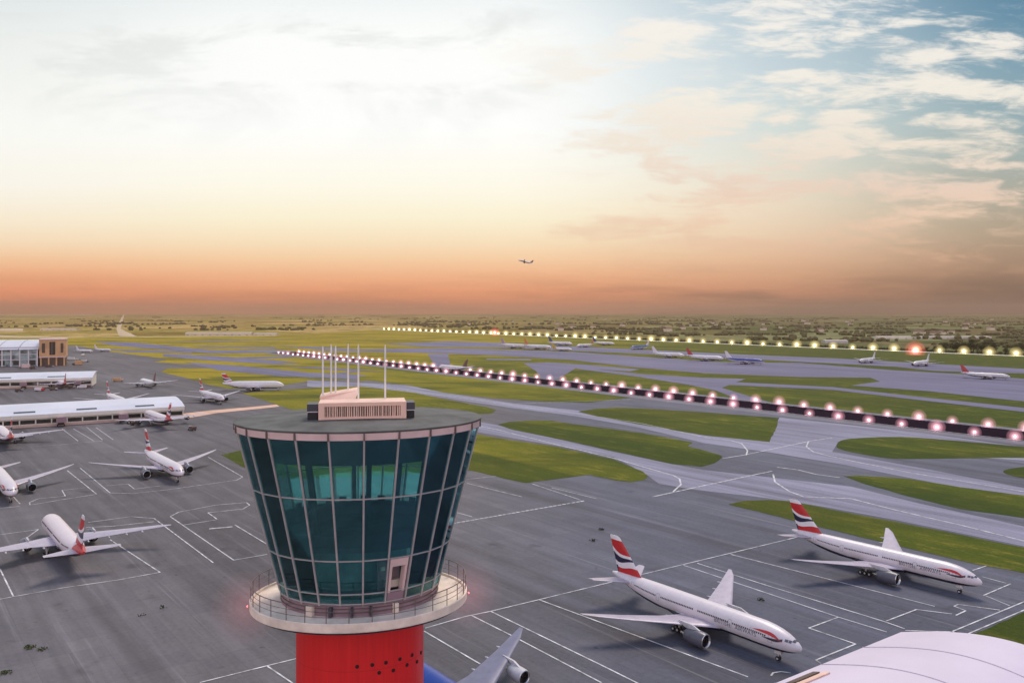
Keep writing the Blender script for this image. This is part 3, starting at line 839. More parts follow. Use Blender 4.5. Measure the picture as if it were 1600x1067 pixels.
M['ac'] = paint('plant_unit', (.055,.055,.07), .5)

def rz(z): return 5.6 + (z-60.2)/12.0*3.1          # cab radius at height z
def ov(r, a, z): return (r*math.sin(a), -EL*r*math.cos(a), z)
def oval_solid(mb, r0, r1, z0, z1, n=96, mi=0):
    """oval ring wall / disc: r0 inner radius (0 = solid)"""
    if r0 <= 0:
        mb.loft([[ov(r1, 2*PI*k/n, z0) for k in range(n)], [ov(r1, 2*PI*k/n, z1) for k in range(n)]], mi)
    else:
        rings = [[ov(r, 2*PI*k/n, z) for k in range(n)] for r, z in ((r0,z0),(r1,z0),(r1,z1),(r0,z1),(r0,z0))]
        mb.loft(rings, mi, False, False)
    return mb
TR = math.atan2(-TX, TY)
tw = empty('control_tower', (TX, TY, 0), TR)
tag(tw, 'tall control tower with teal glass cab flaring out above a red shaft', 'control tower')
NP = 24; STEP = 2*PI/NP; OFF = math.radians(1.5)
ZR = [60.45, 61.15, 63.5, 67.77, 71.75]
# shaft
mb = MB()
prof = [(4.52,0),(4.52,20),(4.52,40),(4.52,58.55)]
mb.loft([[ov(r, 2*PI*k/72, z) for k in range(72)] for r, z in prof])
sh = mb.build('shaft', M['tred'], tw, True)
for u, v in ((558,1041),(580,1040),(600,1038),(621,1034),(640,1029),(590,1053),(611,1051),(632,1044),(648,1040),(655,1026)):
    # small round vents on the shaft face
    s = (u-563)/98.0; a = math.asin(max(-.99, min(.99, s)))
    d = TY - 4.52*EL*math.cos(a); z = 80-(v-486)*d/F
    c = Vector(ov(4.53, a, z)); nrm = Vector((math.sin(a)*EL, -math.cos(a), 0)).normalized(); tn = Vector((-nrm.y, nrm.x, 0))
    hb = MB(); rings = []
    for off in (-.05, .03):
        rings.append([c + nrm*off + tn*.13*math.cos(2*PI*k/12) + Vector((0,0,.13*math.sin(2*PI*k/12))) for k in range(12)])
    hb.loft([[tuple(p) for p in r] for r in rings]); hb.build('vent_hole', M['hole'], sh)
# balcony
mb = MB()
rings = [[ov(r, 2*PI*k/96, z) for k in range(96)] for r, z in ((4.5,58.5),(5.6,58.62),(7.35,58.95),(7.42,59.12),(7.64,59.14),(7.68,59.2),(7.68,59.72),(7.60,59.76),(7.5,59.74),(7.46,59.6),(5.4,59.6))]
mb.loft(rings, 0, False, False)
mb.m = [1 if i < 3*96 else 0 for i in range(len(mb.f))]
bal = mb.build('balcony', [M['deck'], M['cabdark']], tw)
bal.data.polygons.foreach_set('use_smooth', [False]*len(bal.data.polygons))
mb = MB()
for zz, rr in ((60.88,.032),(60.5,.018),(60.15,.018)):
    mb.tube([ov(7.57, 2*PI*k/96, zz) for k in range(96)], rr, 6, closed=True)
rail = mb.build('railing', M['steel'], tw)
for k in range(32):
    a = 2*PI*(k+.5)/32
    MB().tube([ov(7.57,a,59.7), ov(7.57,a,60.9)], .03, 6).build('post', M['steel'], rail)
for sgn, nm in ((-1, 'left'), (1, 'right')):
    c = Vector(ov(7.8, sgn*math.radians(84), 59.45))
    wl = MB().tube([c+Vector((-sgn*.12,0,0)), c], .05, 8).ico(c, .07, 2, 1)
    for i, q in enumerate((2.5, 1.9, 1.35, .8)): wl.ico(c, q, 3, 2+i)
    wl.build('warning_lamp', [M['steel'], M['warn']] + M['warn_glow'], tw)
# base wall
mb = MB(); oval_solid(mb, 5.1, 5.52, 59.6, 60.45, 96); mb.build('base_wall', M['mauve'], tw)
mb = MB()
for zz in (59.85, 60.12, 60.4): oval_solid(mb, 5.5, 5.60, zz-.025, zz+.025, 96)
mb.build('base_pipe', M['steel'], tw)
for a, w in ((-.62,.22),(-.35,.10),(.42,.16),(.12,.08),(-.1,.08)):
    c = Vector(ov(5.72, a, 59.95)); tn = Vector((math.cos(a), EL*math.sin(a), 0)).normalized(); nn = Vector((math.sin(a), -math.cos(a), 0))
    MB().obox(c, tn*w, nn*.16, (0,0,.33)).obox(c+nn*.03, tn*w*.7, nn*.16, (0,0,.22)).build('service_box', M['deck'] if w > .15 else M['ac'], tw)
# panes, mullions, transoms.  Pane k spans angles a0..a1; the doorway takes the pane right of centre in the lowest row
DOOR = 1
for k in range(NP):
    a0, a1 = OFF + STEP*k, OFF + STEP*(k+1)
    for j in range(4):
        z0, z1 = ZR[j], ZR[j+1]
        if k == DOOR and j in (0, 1): continue
        q = []
        for rr in (0.0, .035):
            q += [ov(rz(z0)-rr, a0, z0), ov(rz(z0)-rr, a1, z0), ov(rz(z1)-rr, a1, z1), ov(rz(z1)-rr, a0, z1)]
        MB().add(q, [(0,1,2,3),(7,6,5,4),(0,4,5,1),(1,5,6,2),(2,6,7,3),(3,7,4,0)]).build('window', M['glass'], tw)
    mb = MB()
    pts = [Vector(ov(rz(z)+.03, a0, z)) for z in (60.3, 71.9)]
    nn = Vector((math.sin(a0), -math.cos(a0), 0)); tn = Vector((math.cos(a0), math.sin(a0), 0))
    ring = lambda p: [tuple(p-tn*.06-nn*.14), tuple(p+tn*.06-nn*.14), tuple(p+tn*.06+nn*.04), tuple(p-tn*.06+nn*.04)]
    mb.loft([ring(pts[0]), ring(pts[1])]); mb.build('mullion', M['mullion'], tw)
for z in ZR[:4]:
    mb = MB(); n = NP
    def fr(r, zz): return [ov(r, OFF+STEP*k, zz) for k in range(n)]
    r = rz(z)
    mb.loft([fr(r-.10, z-.042), fr(r+.03, z-.042), fr(r+.04, z+.042), fr(r-.09, z+.042), fr(r-.10, z-.042)], 0, False, False)
    mb.build('transom', M['mullion'], tw)
# doorway
a0, a1 = OFF + STEP*DOOR + .025, OFF + STEP*(DOOR+1) - .025
dm = MB()
def wall(z0, z1, aa, ab, r_in, mi):
    q = []
    for rr in (.02, r_in):
        q += [ov(rz(z0)-rr, aa, z0), ov(rz(z0)-rr, ab, z0), ov(rz(z1)-rr, ab, z1), ov(rz(z1)-rr, aa, z1)]
    dm.add(q, [(0,1,2,3),(7,6,5,4),(0,4,5,1),(1,5,6,2),(2,6,7,3),(3,7,4,0)], mi)
wall(62.88, 63.42, a0, a1, .3, 0); wall(60.5, 61.05, a0, a1, .3, 1); wall(61.05, 62.88, a0, a0+.03, .5, 0); wall(61.05, 62.88, a1-.03, a1, .5, 0)
dw = dm.build('doorway', [M['fascia'], M['mauve']], tw)
dm = MB(); am = (a0+a1)/2
c = Vector(ov(rz(62)-1.5, am, 62.0)); tn = Vector((math.cos(am), EL*math.sin(am), 0)).normalized(); nn = Vector((math.sin(am), -math.cos(am), 0))
dm.obox(c, tn*.8, nn*.05, (0,0,1.0)); dm.build('back_wall', M['mauve'], dw)
MB().obox(c+nn*.25+tn*.15+Vector((0,0,-.55)), tn*.5, nn*.2, (0,0,.25)).obox(c+nn*.2-tn*.5+Vector((0,0,.5)), tn*.14, nn*.1, (0,0,.14)).build('cabinet', M['deck'], dw)
# fascia, roof, coping
mb = MB(); rings = [[ov(r, 2*PI*k/96, z) for k in range(96)] for r, z in ((8.3,71.72),(rz(71.75)+.05,71.72),(rz(71.75)+.12,72.18),(8.3,72.18))]
mb.loft(rings, 0, False, False); fa = mb.build('fascia', M['fascia'], tw)
for k in range(NP):
    a = OFF + STEP*k
    nn = Vector((math.sin(a), -math.cos(a), 0)); tn = Vector((math.cos(a), math.sin(a), 0))
    MB().obox(Vector(ov(rz(71.9)+.06, a, 71.95)), tn*.05, nn*.09, (0,0,.24)).build('fascia_joint', M['steel'], fa)
mb = MB(); rings = [[ov(r, 2*PI*k/96, z) for k in range(96)] for r, z in ((8.4,72.18),(8.73,72.18),(8.75,72.3),(8.66,72.33),(8.5,72.3),(7,72.40),(5,72.50),(2.5,72.57),(.1,72.6))]
mb.loft(rings, 0, False, True); mb.build('roof', M['roofmem'], tw, True)
# inside: dark ceiling void, cab floor, consoles, posts, lower floors
mb = MB()
n = 48
mb.loft([[ov(rz(z)-.3, 2*PI*k/n, z) for k in range(n)] for z in (70.0, 71.6)]); mb.build('ceiling', M['cabdark'], tw)
mb = MB()
mb.loft([[ov(rz(z)-.25, 2*PI*k/n, z) for k in range(n)] for z in (64.0, 64.4)])
mb.loft([[ov(rz(z)-.25, 2*PI*k/n, z) for k in range(n)] for z in (60.5, 60.7)])
mb.build('cab_floor', M['cabfloor'], tw)
mb = MB()
rings = [[ov(r, 2*PI*k/n, z) for k in range(n)] for r, z in ((5.2,64.4),(rz(64.4)-.3,64.4),(rz(65.3)-.35,65.2),(5.6,65.35),(5.2,65.1),(5.2,64.4))]
mb.loft(rings, 0, False, False); mb.build('console_desk', M['cabdark'], tw)
for k in range(0, NP):
    if k % 2: continue
    a = OFF + STEP*(k+.18)
    if k in (0, 23, 1): a += 0
    w = .09 if k % 2 else .16
    p0, p1 = Vector(ov(rz(64.4)-.55, a, 64.4)), Vector(ov(rz(70)-.55, a, 70.0))
    nn = Vector((math.sin(a), -math.cos(a), 0)); tn = Vector((math.cos(a), math.sin(a), 0))
    ring = lambda p: [tuple(p-tn*w-nn*.12), tuple(p+tn*w-nn*.12), tuple(p+tn*w+nn*.12), tuple(p-tn*w+nn*.12)]
    MB().loft([ring(p0), ring(p1)]).build('inner_post', M['cabdark'], tw)
for k in range(9):
    a = PI - 1.0 + k*.24 + random.uniform(-.04,.04)
    c = Vector(ov(5.75, a, 65.5)); tn = Vector((math.cos(a), math.sin(a), 0)); nn = Vector((math.sin(a), -math.cos(a), 0))
    MB().obox(c, tn*.28, nn*.06, (0,0,.2)).obox(c-Vector((0,0,.2)), tn*.05, nn*.05, (0,0,.1)).build('screen', M['cabdark'], tw)
mb = MB(); mb.loft([[ov(r, 2*PI*k/n, z) for k in range(n)] for r, z in ((3.3,60.7),(3.3,64.0))]); mb.build('core_wall', M['core'], tw)
# rooftop plant
px = .15
mb = MB()
mb.box(px-3.0, px+3.0, -2.45, -2.2, 72.35, 72.70).box(px-3.0, px+3.0, -2.45, -2.2, 73.42, 73.68).box(px-3.0, px-2.6, -2.448, -2.2, 72.70, 73.42).box(px+2.6, px+3.0, -2.448, -2.2, 72.70, 73.42)
mb.box(px-3.0, px+3.0, -2.2, .6, 72.35, 73.64)
pl = mb.build('plant_room', M['plant'], tw)
mb = MB()
x = px-2.58
while x < px+2.55:
    w = random.choice((.03,.045,.06))
    mb.box(x, x+w*1.5, -2.43+random.uniform(0,.03), -2.25, 72.70, 73.42); x += w*1.5 + random.choice((.05,.07,.10))
mb.build('louvre', M['plant'], pl)
MB().box(px-2.6, px+2.6, -2.24, -2.21, 72.70, 73.42).build('louvre_recess', M['louvre'], pl)
mb = MB()
q = [(-2.9,.6,73.65),(-.35,.6,73.65),(-.35,3.2,73.65),(-2.9,3.2,73.65),(-2.9,.6,73.82),(-.1,1.4,74.2),(-.1,3.4,74.24),(-2.9,3.2,73.82)]
mb.add(q, [(3,2,1,0),(4,5,6,7),(0,1,5,4),(1,2,6,5),(2,3,7,6),(3,0,4,7)])
mb.box(-2.8, -.5, .62, 3.1, 72.35, 73.65); mb.build('plant_canopy', M['plant'], tw)
for x0, x1 in ((-3.62,-2.88),(px+3.03,px+3.6)):
    mb = MB().box(x0, x1, -2.3, -.6, 73.1, 73.6).box(x0+.03, x1-.03, -2.26, -.64, 72.35, 73.04, 1).box(x0, x1, -2.3, -.6, 73.04, 73.1, 2)
    mb.build('cooling_unit', [M['ac'], M['dark'], M['lightgrey']], tw)
for u, vt, y in ((504.5,541,.9),(517.5,538,1.6),(524.5,540,1.3),(544,537,2.2),(560,538,.3),(602,539,.5)):
    d = TY + y; wx, wy = (u-CU)/F*d - TX, y; zt = 80-(vt-V0)*d/F
    x, y = wx*math.cos(TR) + wy*math.sin(TR), -wx*math.sin(TR) + wy*math.cos(TR)
    MB().tube([(x,y,72.5),(x,y,73.6),(x,y,zt-.3),(x,y,zt)], [.085,.07,.06,.03], 8).build('mast', M['mast'], tw)

# ------------------------------------------------------------------ terminals
M['roofwhite'] = paint('terminal_roof', (.66,.68,.76), .4, var=.06, scale=.05)
M['cream'] = paint('cream_wall', (.78,.74,.64), .6, var=.05, scale=.1)
M['stone'] = paint('brown_stone', (.68,.40,.20), .8, var=.15, scale=.1)
M['stone2'] = paint('brown_stone_dark', (.12,.08,.06), .8, var=.15, scale=.1)
M['tglass'] = paint('terminal_glass', (.34,.44,.44), .12, var=.5, scale=.12)
M['wdark'] = paint('window_dark', (.025,.03,.03), .2, var=.3)
M['pinkbase'] = paint('pink_plinth', (.62,.44,.36), .7, var=.1, scale=.1)

class Frame:
    """local frame along a building front: s along the front, t away from the camera, z up"""
    def __init__(f, pr, pl):
        f.o = Vector((pr.x, pr.y, 0)); f.a = Vector((pl.x-pr.x, pl.y-pr.y, 0)); f.L = f.a.length; f.a.normalize()
        f.t = Vector((f.a.y, -f.a.x, 0))
        if f.t.y < 0: f.t = -f.t
    def p(f, s, t, z): return tuple(f.o + f.a*s + f.t*t + Vector((0,0,z)))
    def box(f, mb, s0, s1, t0, t1, z0, z1, mi=0):
        q = [f.p(s,t,z) for z in (z0,z1) for s,t in ((s0,t0),(s1,t0),(s1,t1),(s0,t1))]
        return mb.add(q, [(0,1,2,3),(7,6,5,4),(4,5,1,0),(5,6,2,1),(6,7,3,2),(7,4,0,3)], mi)
def shed_roof(f, mb, L, prof, over=1.0, thick=.5):
    r0 = [f.p(-over, t, z) for t, z in prof] + [f.p(-over, t, z-thick) for t, z in reversed(prof)]
    r1 = [f.p(L, t, z) for t, z in prof] + [f.p(L, t, z-thick) for t, z in reversed(prof)]
    mb.loft([r0, r1])
def pier(label, pr, pl, depth, eave, ridge, band0, band1, bays, plinth):
    f = Frame(pr, pl); b = empty('pier_terminal', (0,0,0)); tag(b, label, 'terminal building'); L = f.L
    mb = MB(); f.box(mb, 0, L, .6, depth, 0, eave-.3); mb.build('wall', M['cream'], b)
    mb = MB(); f.box(mb, -.3, L, 0, .6, 0, plinth); mb.build('plinth', M['pinkbase'], b)
    mb = MB(); prof = [(-.7, eave), (depth*.25, eave + (ridge-eave)*.55), (depth*.6, eave+(ridge-eave)*.92), (depth*.85, ridge), (depth*1.02, ridge-.6)]
    shed_roof(f, mb, L, prof, 1.2); rf = mb.build('roof', M['roofwhite'], b)
    mb = MB(); ed = [(t, z) for t, z in prof]
    vs = [f.p(.02, t, z-.5) for t, z in ed] + [f.p(.02, depth, 0), f.p(.02, .6, 0)]
    vs2 = [f.p(.3, t, z-.5) for t, z in ed] + [f.p(.3, depth, 0), f.p(.3, .6, 0)]
    mb.loft([vs, vs2]); mb.build('end_wall', M['cream'], b)
    mb = MB(); f.box(mb, -.8, L, -.75, -.35, eave-2.6, eave-.1); mb.build('fascia', M['cream'], b)
    w = L/bays
    for k in range(bays):
        mb = MB(); f.box(mb, k*w+w*.05, (k+1)*w-w*.05, .35, .65, band0, band1); mb.build('window', M['wdark'], b)
        mb = MB(); f.box(mb, k*w-.35, k*w+.35, .1, .62, plinth, eave-.2); mb.build('pilaster', M['cream'], b)
    for k in range(2, bays, 4):
        t0, t1 = depth*.10, depth*.17; z0 = eave + (ridge-eave)*.55*(.10*depth+1.5)/(depth*.25+1.5); z1 = eave + (ridge-eave)*.55*(.17*depth+1.5)/(depth*.25+1.5)
        q = [f.p(s, t, z+.12) for s, t, z in ((k*w,t0,z0),(k*w+w*1.35,t0,z0),(k*w+w*1.35,t1,z1),(k*w,t1,z1))] + [f.p(s, t, z-.1) for s, t, z in ((k*w,t0,z0),(k*w+w*1.35,t0,z0),(k*w+w*1.35,t1,z1),(k*w,t1,z1))]
        MB().add(q, [(0,1,2,3),(7,6,5,4),(0,4,5,1),(1,5,6,2),(2,6,7,3),(3,7,4,0)]).build('skylight', M['wdark'], rf)
    return b, f
p2, f2 = pier('long white pier with sloping roof and dark window band, nearest terminal on the left', gp(286,652.5), gp(-160,681), 44, 8.6, 12.8, 2.3, 5.0, 18, 1.7)
p1, f1 = pier('shorter white pier with flat looking roof beyond the long one', gp(143,603.5), gp(-120,611), 44, 9.4, 13.8, 2.8, 6.0, 12, 1.8)
# glass end bay of the long pier
mb = MB(); f2.box(mb, -.4, .0, 6, 34, 1.2, 6.2); mb.build('end_window', M['tglass'], p2)
# jet bridges
def jet_bridge(label, f, s, out, rot=0.0, L=16, hood=(.35,.25,.25)):
    b = empty('jet_bridge', (0,0,0)); tag(b, label, 'jet bridge', 'jet bridges on the piers')
    mb = MB(); f.box(mb, s-1.6, s+1.6, -L, .4, 3.4, 6.2); mb.build('corridor', M['pinkbase'], b)
    mb = MB(); f.box(mb, s-3.0, s+3.0, -L-4, -L, 3.0, 6.8); mb.build('cab', M['mauve'], b)
    mb = MB(); f.box(mb, s-1.9, s+1.9, -L-1.2, -L+1.2, 1.2, 3.2); f.box(mb, s-2.5, s-1.7, -L-1.6, -L+1.6, 0, 1.4); f.box(mb, s+1.7, s+2.5, -L-1.6, -L+1.6, 0, 1.4); mb.build('drive_column', M['dark'], b)
jet_bridge('pink and dark jet bridge at the middle of the long pier', f2, 81, 0, L=5)
jet_bridge('jet bridge beside the four-engined airliner on the long pier', f2, 42, 0, L=9)
jet_bridge('jet bridge at the middle of the shorter far pier', f1, 62, 0, L=7)
jet_bridge('jet bridge at the right end of the shorter far pier', f1, 12, 0, L=7)

# glazed terminal hall
f = Frame(gp(59,572), gp(-140,576)); L = f.L
g = empty('terminal_hall', (0,0,0)); tag(g, 'glass fronted terminal hall with white vaulted roof at far left', 'terminal building')
mb = MB(); f.box(mb, 1, L, 1.2, 70, 0, 24); mb.build('wall', M['tglass'], g)
for k in range(14):
    s = k*L/14
    mb = MB(); f.box(mb, s, s+1.6, .2, 1.3, 0, 25); mb.build('column', M['white'], g)
for z in (9.5, 17):
    mb = MB(); f.box(mb, 0, L, .5, 1.25, z, z+.8); mb.build('floor_band', M['white'], g)
for k in range(8):
    s = k*L/8+3
    mb = MB(); f.box(mb, s, s+9, .9, 1.3, 2, 8.5); mb.build('window', M['wdark'], g)
for k in range(6):
    prof = [(-2,25),(12,29.5),(30,33),(50,35.5),(72,36.5)]
    s0, s1 = k*L/6, (k+1)*L/6 - 2.2
    mb = MB(); a = [f.p(s0-1, t, z) for t, z in prof] + [f.p(s0-1, t, z-1) for t, z in reversed(prof)]; c = [f.p(s1, t, z) for t, z in prof] + [f.p(s1, t, z-1) for t, z in reversed(prof)]
    mb.loft([a, c]); mb.build('roof', M['roofwhite'], g)
mb = MB(); f.box(mb, 0, L, 2, 72, 23, 28); mb.build('roof_gutter', M['lightgrey'], g)

# brown block
f = Frame(gp(103,571), gp(61,572)); L = f.L
g = empty('terminal_block', (0,0,0)); tag(g, 'brown stone block with dark tall windows beside the glass hall', 'terminal building')
mb = MB(); f.box(mb, 0, L, 1, 34, 13, 38); mb.build('wall', M['stone'], g)
mb = MB(); f.box(mb, .6, L-.6, 3, 33, 0, 13); mb.build('undercroft', M['stone2'], g)
mb = MB(); f.box(mb, -.6, L+.6, .2, 35, 38, 39.2); mb.build('roof', M['fascia'], g)
mb = MB(); f.box(mb, -.5, L+.5, .4, 1.4, 12, 13.6); mb.build('ledge', M['fascia'], g)
for a, b_, z0, z1 in ((.10,.20,19,33),(.40,.52,16,35),(.53,.62,16,35),(.78,.90,19,33)):
    mb = MB(); f.box(mb, L*a, L*b_, .8, 1.1, z0, z1); mb.build('window', M['wdark'] if a > .3 and a < .6 else M['stone2'], g)
for k in range(4):
    mb = MB(); f.box(mb, L*(.04+.29*k), L*(.04+.29*k)+2, 1.2, 3.1, 0, 12.2); mb.build('pillar', M['stone'], g)
# service vehicles by the brown block
def truck(label, u, v, ln, ht, c1, c2, rz_, group='service vehicles near the terminals'):
    p = gp(u, v); b = empty('service_truck', p, rz_); tag(b, label, 'truck', group)
    MB().box(-ln/2, ln*.2, -1.3, 1.3, .9, ht).build('box_body', c1, b)
    c = MB().box(ln*.22, ln/2, -1.2, 1.2, .7, 2.7).box(ln*.3, ln/2+.05, -1.1, 1.1, 1.75, 2.5, 1); c.build('cab', [c2, M['wdark']], b)
    MB().box(-ln/2, ln/2, -.5, .5, .55, .9).build('chassis', M['dark'], b)
    for x in (-ln*.32, ln*.33):
        for y in (-1.15, 1.15): MB().tube([(x,y-.2,.55),(x,y+.2,.55)], .55, 12).build('wheel', M['dark'], b)
truck('dark high-loader truck standing below the brown block', 97, 566.5, 16, 6.5, M['stone2'], M['stone'], .3)
truck('brown catering truck right of the brown block', 121, 570.5, 17, 6.5, M['stone'], M['stone2'], 2.9)
truck('cream box truck in front of the brown block', 112, 562.5, 22, 4.5, M['cream'], M['cream'], .1)
truck('pale van-like truck by the glass hall wall', 38, 575.5, 16, 6, M['fascia'], M['mauve'], 3.0)
truck('white truck at the plinth of the shorter pier, right of the pink tailed airliner', 128, 607, 9, 3.6, M['white'], M['white'], 3.1)
truck('white truck at the plinth of the shorter pier, left of the pink tailed airliner', 62, 611, 9, 3.6, M['white'], M['red'], 0.05)
truck('white truck parked on the apron between pier and nearest facing airliner', 178, 655, 8, 3.2, M['white'], M['grey'], .2)
for u_, v_, lb_ in ((30,612,'dark tug at the left part of the shorter pier base'),(84,610,'dark tug just left of the pink tailed airliner'),(112,607,'dark tug just right of the pink tailed airliner'),(140,606,'dark tug at the right end corner of the shorter pier'),
                    (212,664,'dark tug left of the four-engined airliner wing'),(52,577,'dark truck at the foot of the glass hall'),(78,574,'low dark truck under the brown block'),(133,566,'pale truck standing right of the catering truck'),(300,672,'small tug on open apron right of the long pier'),
                    (130,556,'cream truck near the two white airliners by the brown block')):
    truck(lb_, u_, v_, 7.5 if v_ > 600 else 11, 2.6 if v_ > 600 else 4, M['cream'] if 'pale' in lb_ or 'cream' in lb_ else M['stone2'], M['grey'], .2+.37*(u_ % 7))
truck('reddish truck behind the brownish tailed airliner', 185, 596, 12, 4.2, M['stone'], M['pinkbase'], .1)

# ------------------------------------------------------------------ vaulted hall at the lower right
M['vault'] = paint('vault_membrane', (.66,.59,.70), .5, var=.05, scale=.06)
M['seam'] = paint('vault_seam', (.50,.44,.52), .6)
P0 = Vector((78.9,168.7,0)); ax = Vector((-33.6,-23.7,0)).normalized(); wd = Vector((.577,-.817,0))
W, RISE, Z0, LEN = 46.0, 5.0, 15.0, 78.0
g = empty('vaulted_hall', P0); tag(g, 'large pale lilac vaulted roof filling the lower right corner', 'hall')
def vault(s, k, dz=0.0):        # k 0..1 across, s along
    q = ax*s + wd*W*k; z = Z0 + dz + RISE*math.sin(PI*k)
    return (q.x, q.y, z)
NK = 40
mb = MB(); o = [vault(-.0, i/NK) for i in range(NK+1)]; o2 = [vault(LEN, i/NK) for i in range(NK+1)]
mb.loft([o + [(p[0],p[1],p[2]-.5) for p in reversed(o)], o2 + [(p[0],p[1],p[2]-.5) for p in reversed(o2)]])
rf = mb.build('roof', M['vault'], g)
for s in (13.5, 27, 40.5, 54, 67.5):
    mb = MB(); mb.tube([vault(s, i/NK, .0) for i in range(NK+1)], .13, 6); mb.build('seam', M['seam'], rf)
mb = MB()
q = [(ax*s + wd*W*k + Vector((0,0,z))) for z in (0, Z0-.3) for s, k in ((.6,.012),(LEN-.6,.012),(LEN-.6,.988),(.6,.988))]
mb.add([tuple(p) for p in q], [(0,1,2,3),(7,6,5,4),(4,5,1,0),(5,6,2,1),(6,7,3,2),(7,4,0,3)]); mb.build('wall', M['cream'], g)
mb = MB(); e = [vault(.55, i/NK) for i in range(1, NK)]
mb.loft([[(p[0],p[1],p[2]-.45) for p in e] + [(e[-1][0],e[-1][1],Z0-.5),(e[0][0],e[0][1],Z0-.5)], [(p[0]+ax.x*.3,p[1]+ax.y*.3,p[2]-.45) for p in e] + [(e[-1][0]+ax.x*.3,e[-1][1]+ax.y*.3,Z0-.5),(e[0][0]+ax.x*.3,e[0][1]+ax.y*.3,Z0-.5)]])
mb.build('gable', M['cream'], g)
# long roof light near the left eave
mb = MB()
for k0, k1, mi in ((.055,.085,0),(.10,.13,1)):
    q = [Vector(vault(s, k, dz)) for dz in (.0, .28) for s, k in ((33,k0),(48,k0),(48,k1),(33,k1))]
    mb.add([tuple(p) for p in q], [(3,2,1,0),(4,5,6,7),(0,1,5,4),(1,2,6,5),(2,3,7,6),(3,0,4,7)], mi)
mb.build('roof_light', [M['stone2'], M['plant']], rf)
# ------------------------------------------------------------------ lamps
M['lamp_pink'] = emit('lamp_pink', (1.0,.74,.80), 26.0)
M['lamp_yel'] = emit('lamp_yellow', (1.0,.86,.42), 30.0)
M['lamp_red'] = emit('lamp_red', (1.0,.16,.10), 12.0)
def glow_volume(name, c, k):  # emissive volume imitating lens glow round a lamp
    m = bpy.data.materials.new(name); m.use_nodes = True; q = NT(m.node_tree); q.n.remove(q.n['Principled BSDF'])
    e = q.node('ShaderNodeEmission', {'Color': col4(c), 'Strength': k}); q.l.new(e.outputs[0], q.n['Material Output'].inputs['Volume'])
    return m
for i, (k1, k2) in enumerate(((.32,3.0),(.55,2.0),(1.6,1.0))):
    M['glow_pink%d' % i] = glow_volume('pink_glow', (1.0,.42+.10*i,.52+.10*i), k1/9.6)
    M['glow_yel%d' % i] = glow_volume('yellow_glow', (1.0,.78+.06*i,.30+.14*i), k1/19)
    M['glow_red%d' % i] = glow_volume('red_glow', (1.0,.12+.14*i,.10+.14*i), k1/28)
def lamp_mesh(name, r, b, mat, glow, stem):
    # stand, bright bulb and nested emissive shells that imitate its glow
    mb = MB().tube([(0,0,0),(0,0,stem)], b*.2, 6).tube([(0,0,stem-.2),(0,0,stem+.1)], b*.8, 8)
    mb.ico((0,0,stem+b*.8), b, 2, 1)
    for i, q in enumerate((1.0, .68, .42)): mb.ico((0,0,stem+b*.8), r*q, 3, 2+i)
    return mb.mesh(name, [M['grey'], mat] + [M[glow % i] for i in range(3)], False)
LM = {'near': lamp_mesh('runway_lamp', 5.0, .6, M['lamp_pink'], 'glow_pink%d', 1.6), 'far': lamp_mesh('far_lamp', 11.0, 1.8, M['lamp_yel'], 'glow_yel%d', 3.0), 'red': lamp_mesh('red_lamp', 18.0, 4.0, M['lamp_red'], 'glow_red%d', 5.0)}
def lamp(kind, p, label, group):
    o = link('runway_light', LM[kind]); o.location = p; o.scale = (1,1,1) if kind == 'red' else (random.uniform(.80,1.12),)*3
    return tag(o, label, 'runway light', group)
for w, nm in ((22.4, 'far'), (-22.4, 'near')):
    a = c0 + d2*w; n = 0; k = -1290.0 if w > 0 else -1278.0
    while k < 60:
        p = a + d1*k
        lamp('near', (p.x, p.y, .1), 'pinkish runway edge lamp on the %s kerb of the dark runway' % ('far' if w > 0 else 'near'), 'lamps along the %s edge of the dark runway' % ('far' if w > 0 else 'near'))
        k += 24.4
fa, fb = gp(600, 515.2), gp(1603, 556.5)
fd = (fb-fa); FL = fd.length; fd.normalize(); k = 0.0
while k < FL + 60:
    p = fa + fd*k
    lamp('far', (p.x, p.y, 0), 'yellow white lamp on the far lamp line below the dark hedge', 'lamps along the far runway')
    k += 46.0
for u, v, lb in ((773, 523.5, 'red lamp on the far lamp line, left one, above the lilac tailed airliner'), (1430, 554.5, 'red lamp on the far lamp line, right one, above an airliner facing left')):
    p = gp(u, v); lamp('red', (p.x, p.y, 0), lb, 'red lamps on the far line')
fn = Vector((-fd.y, fd.x, 0))
if fn.y < 0: fn = -fn
M['added_strip'] = tarmac_mat('pale_strip', (.42,.40,.33), (.52,.50,.42), stain=.1)  # pale strip added so the far lamps light up a bright band
a, b = fa - fd*100, fb + fd*800
q = [a-fn*14, b-fn*14, b+fn*16, a+fn*16]
tag(MB().add([(p.x,p.y,-.06) for p in q], [(0,1,2,3)]).build('added_far_pale_strip', M['added_strip']), kind='structure')

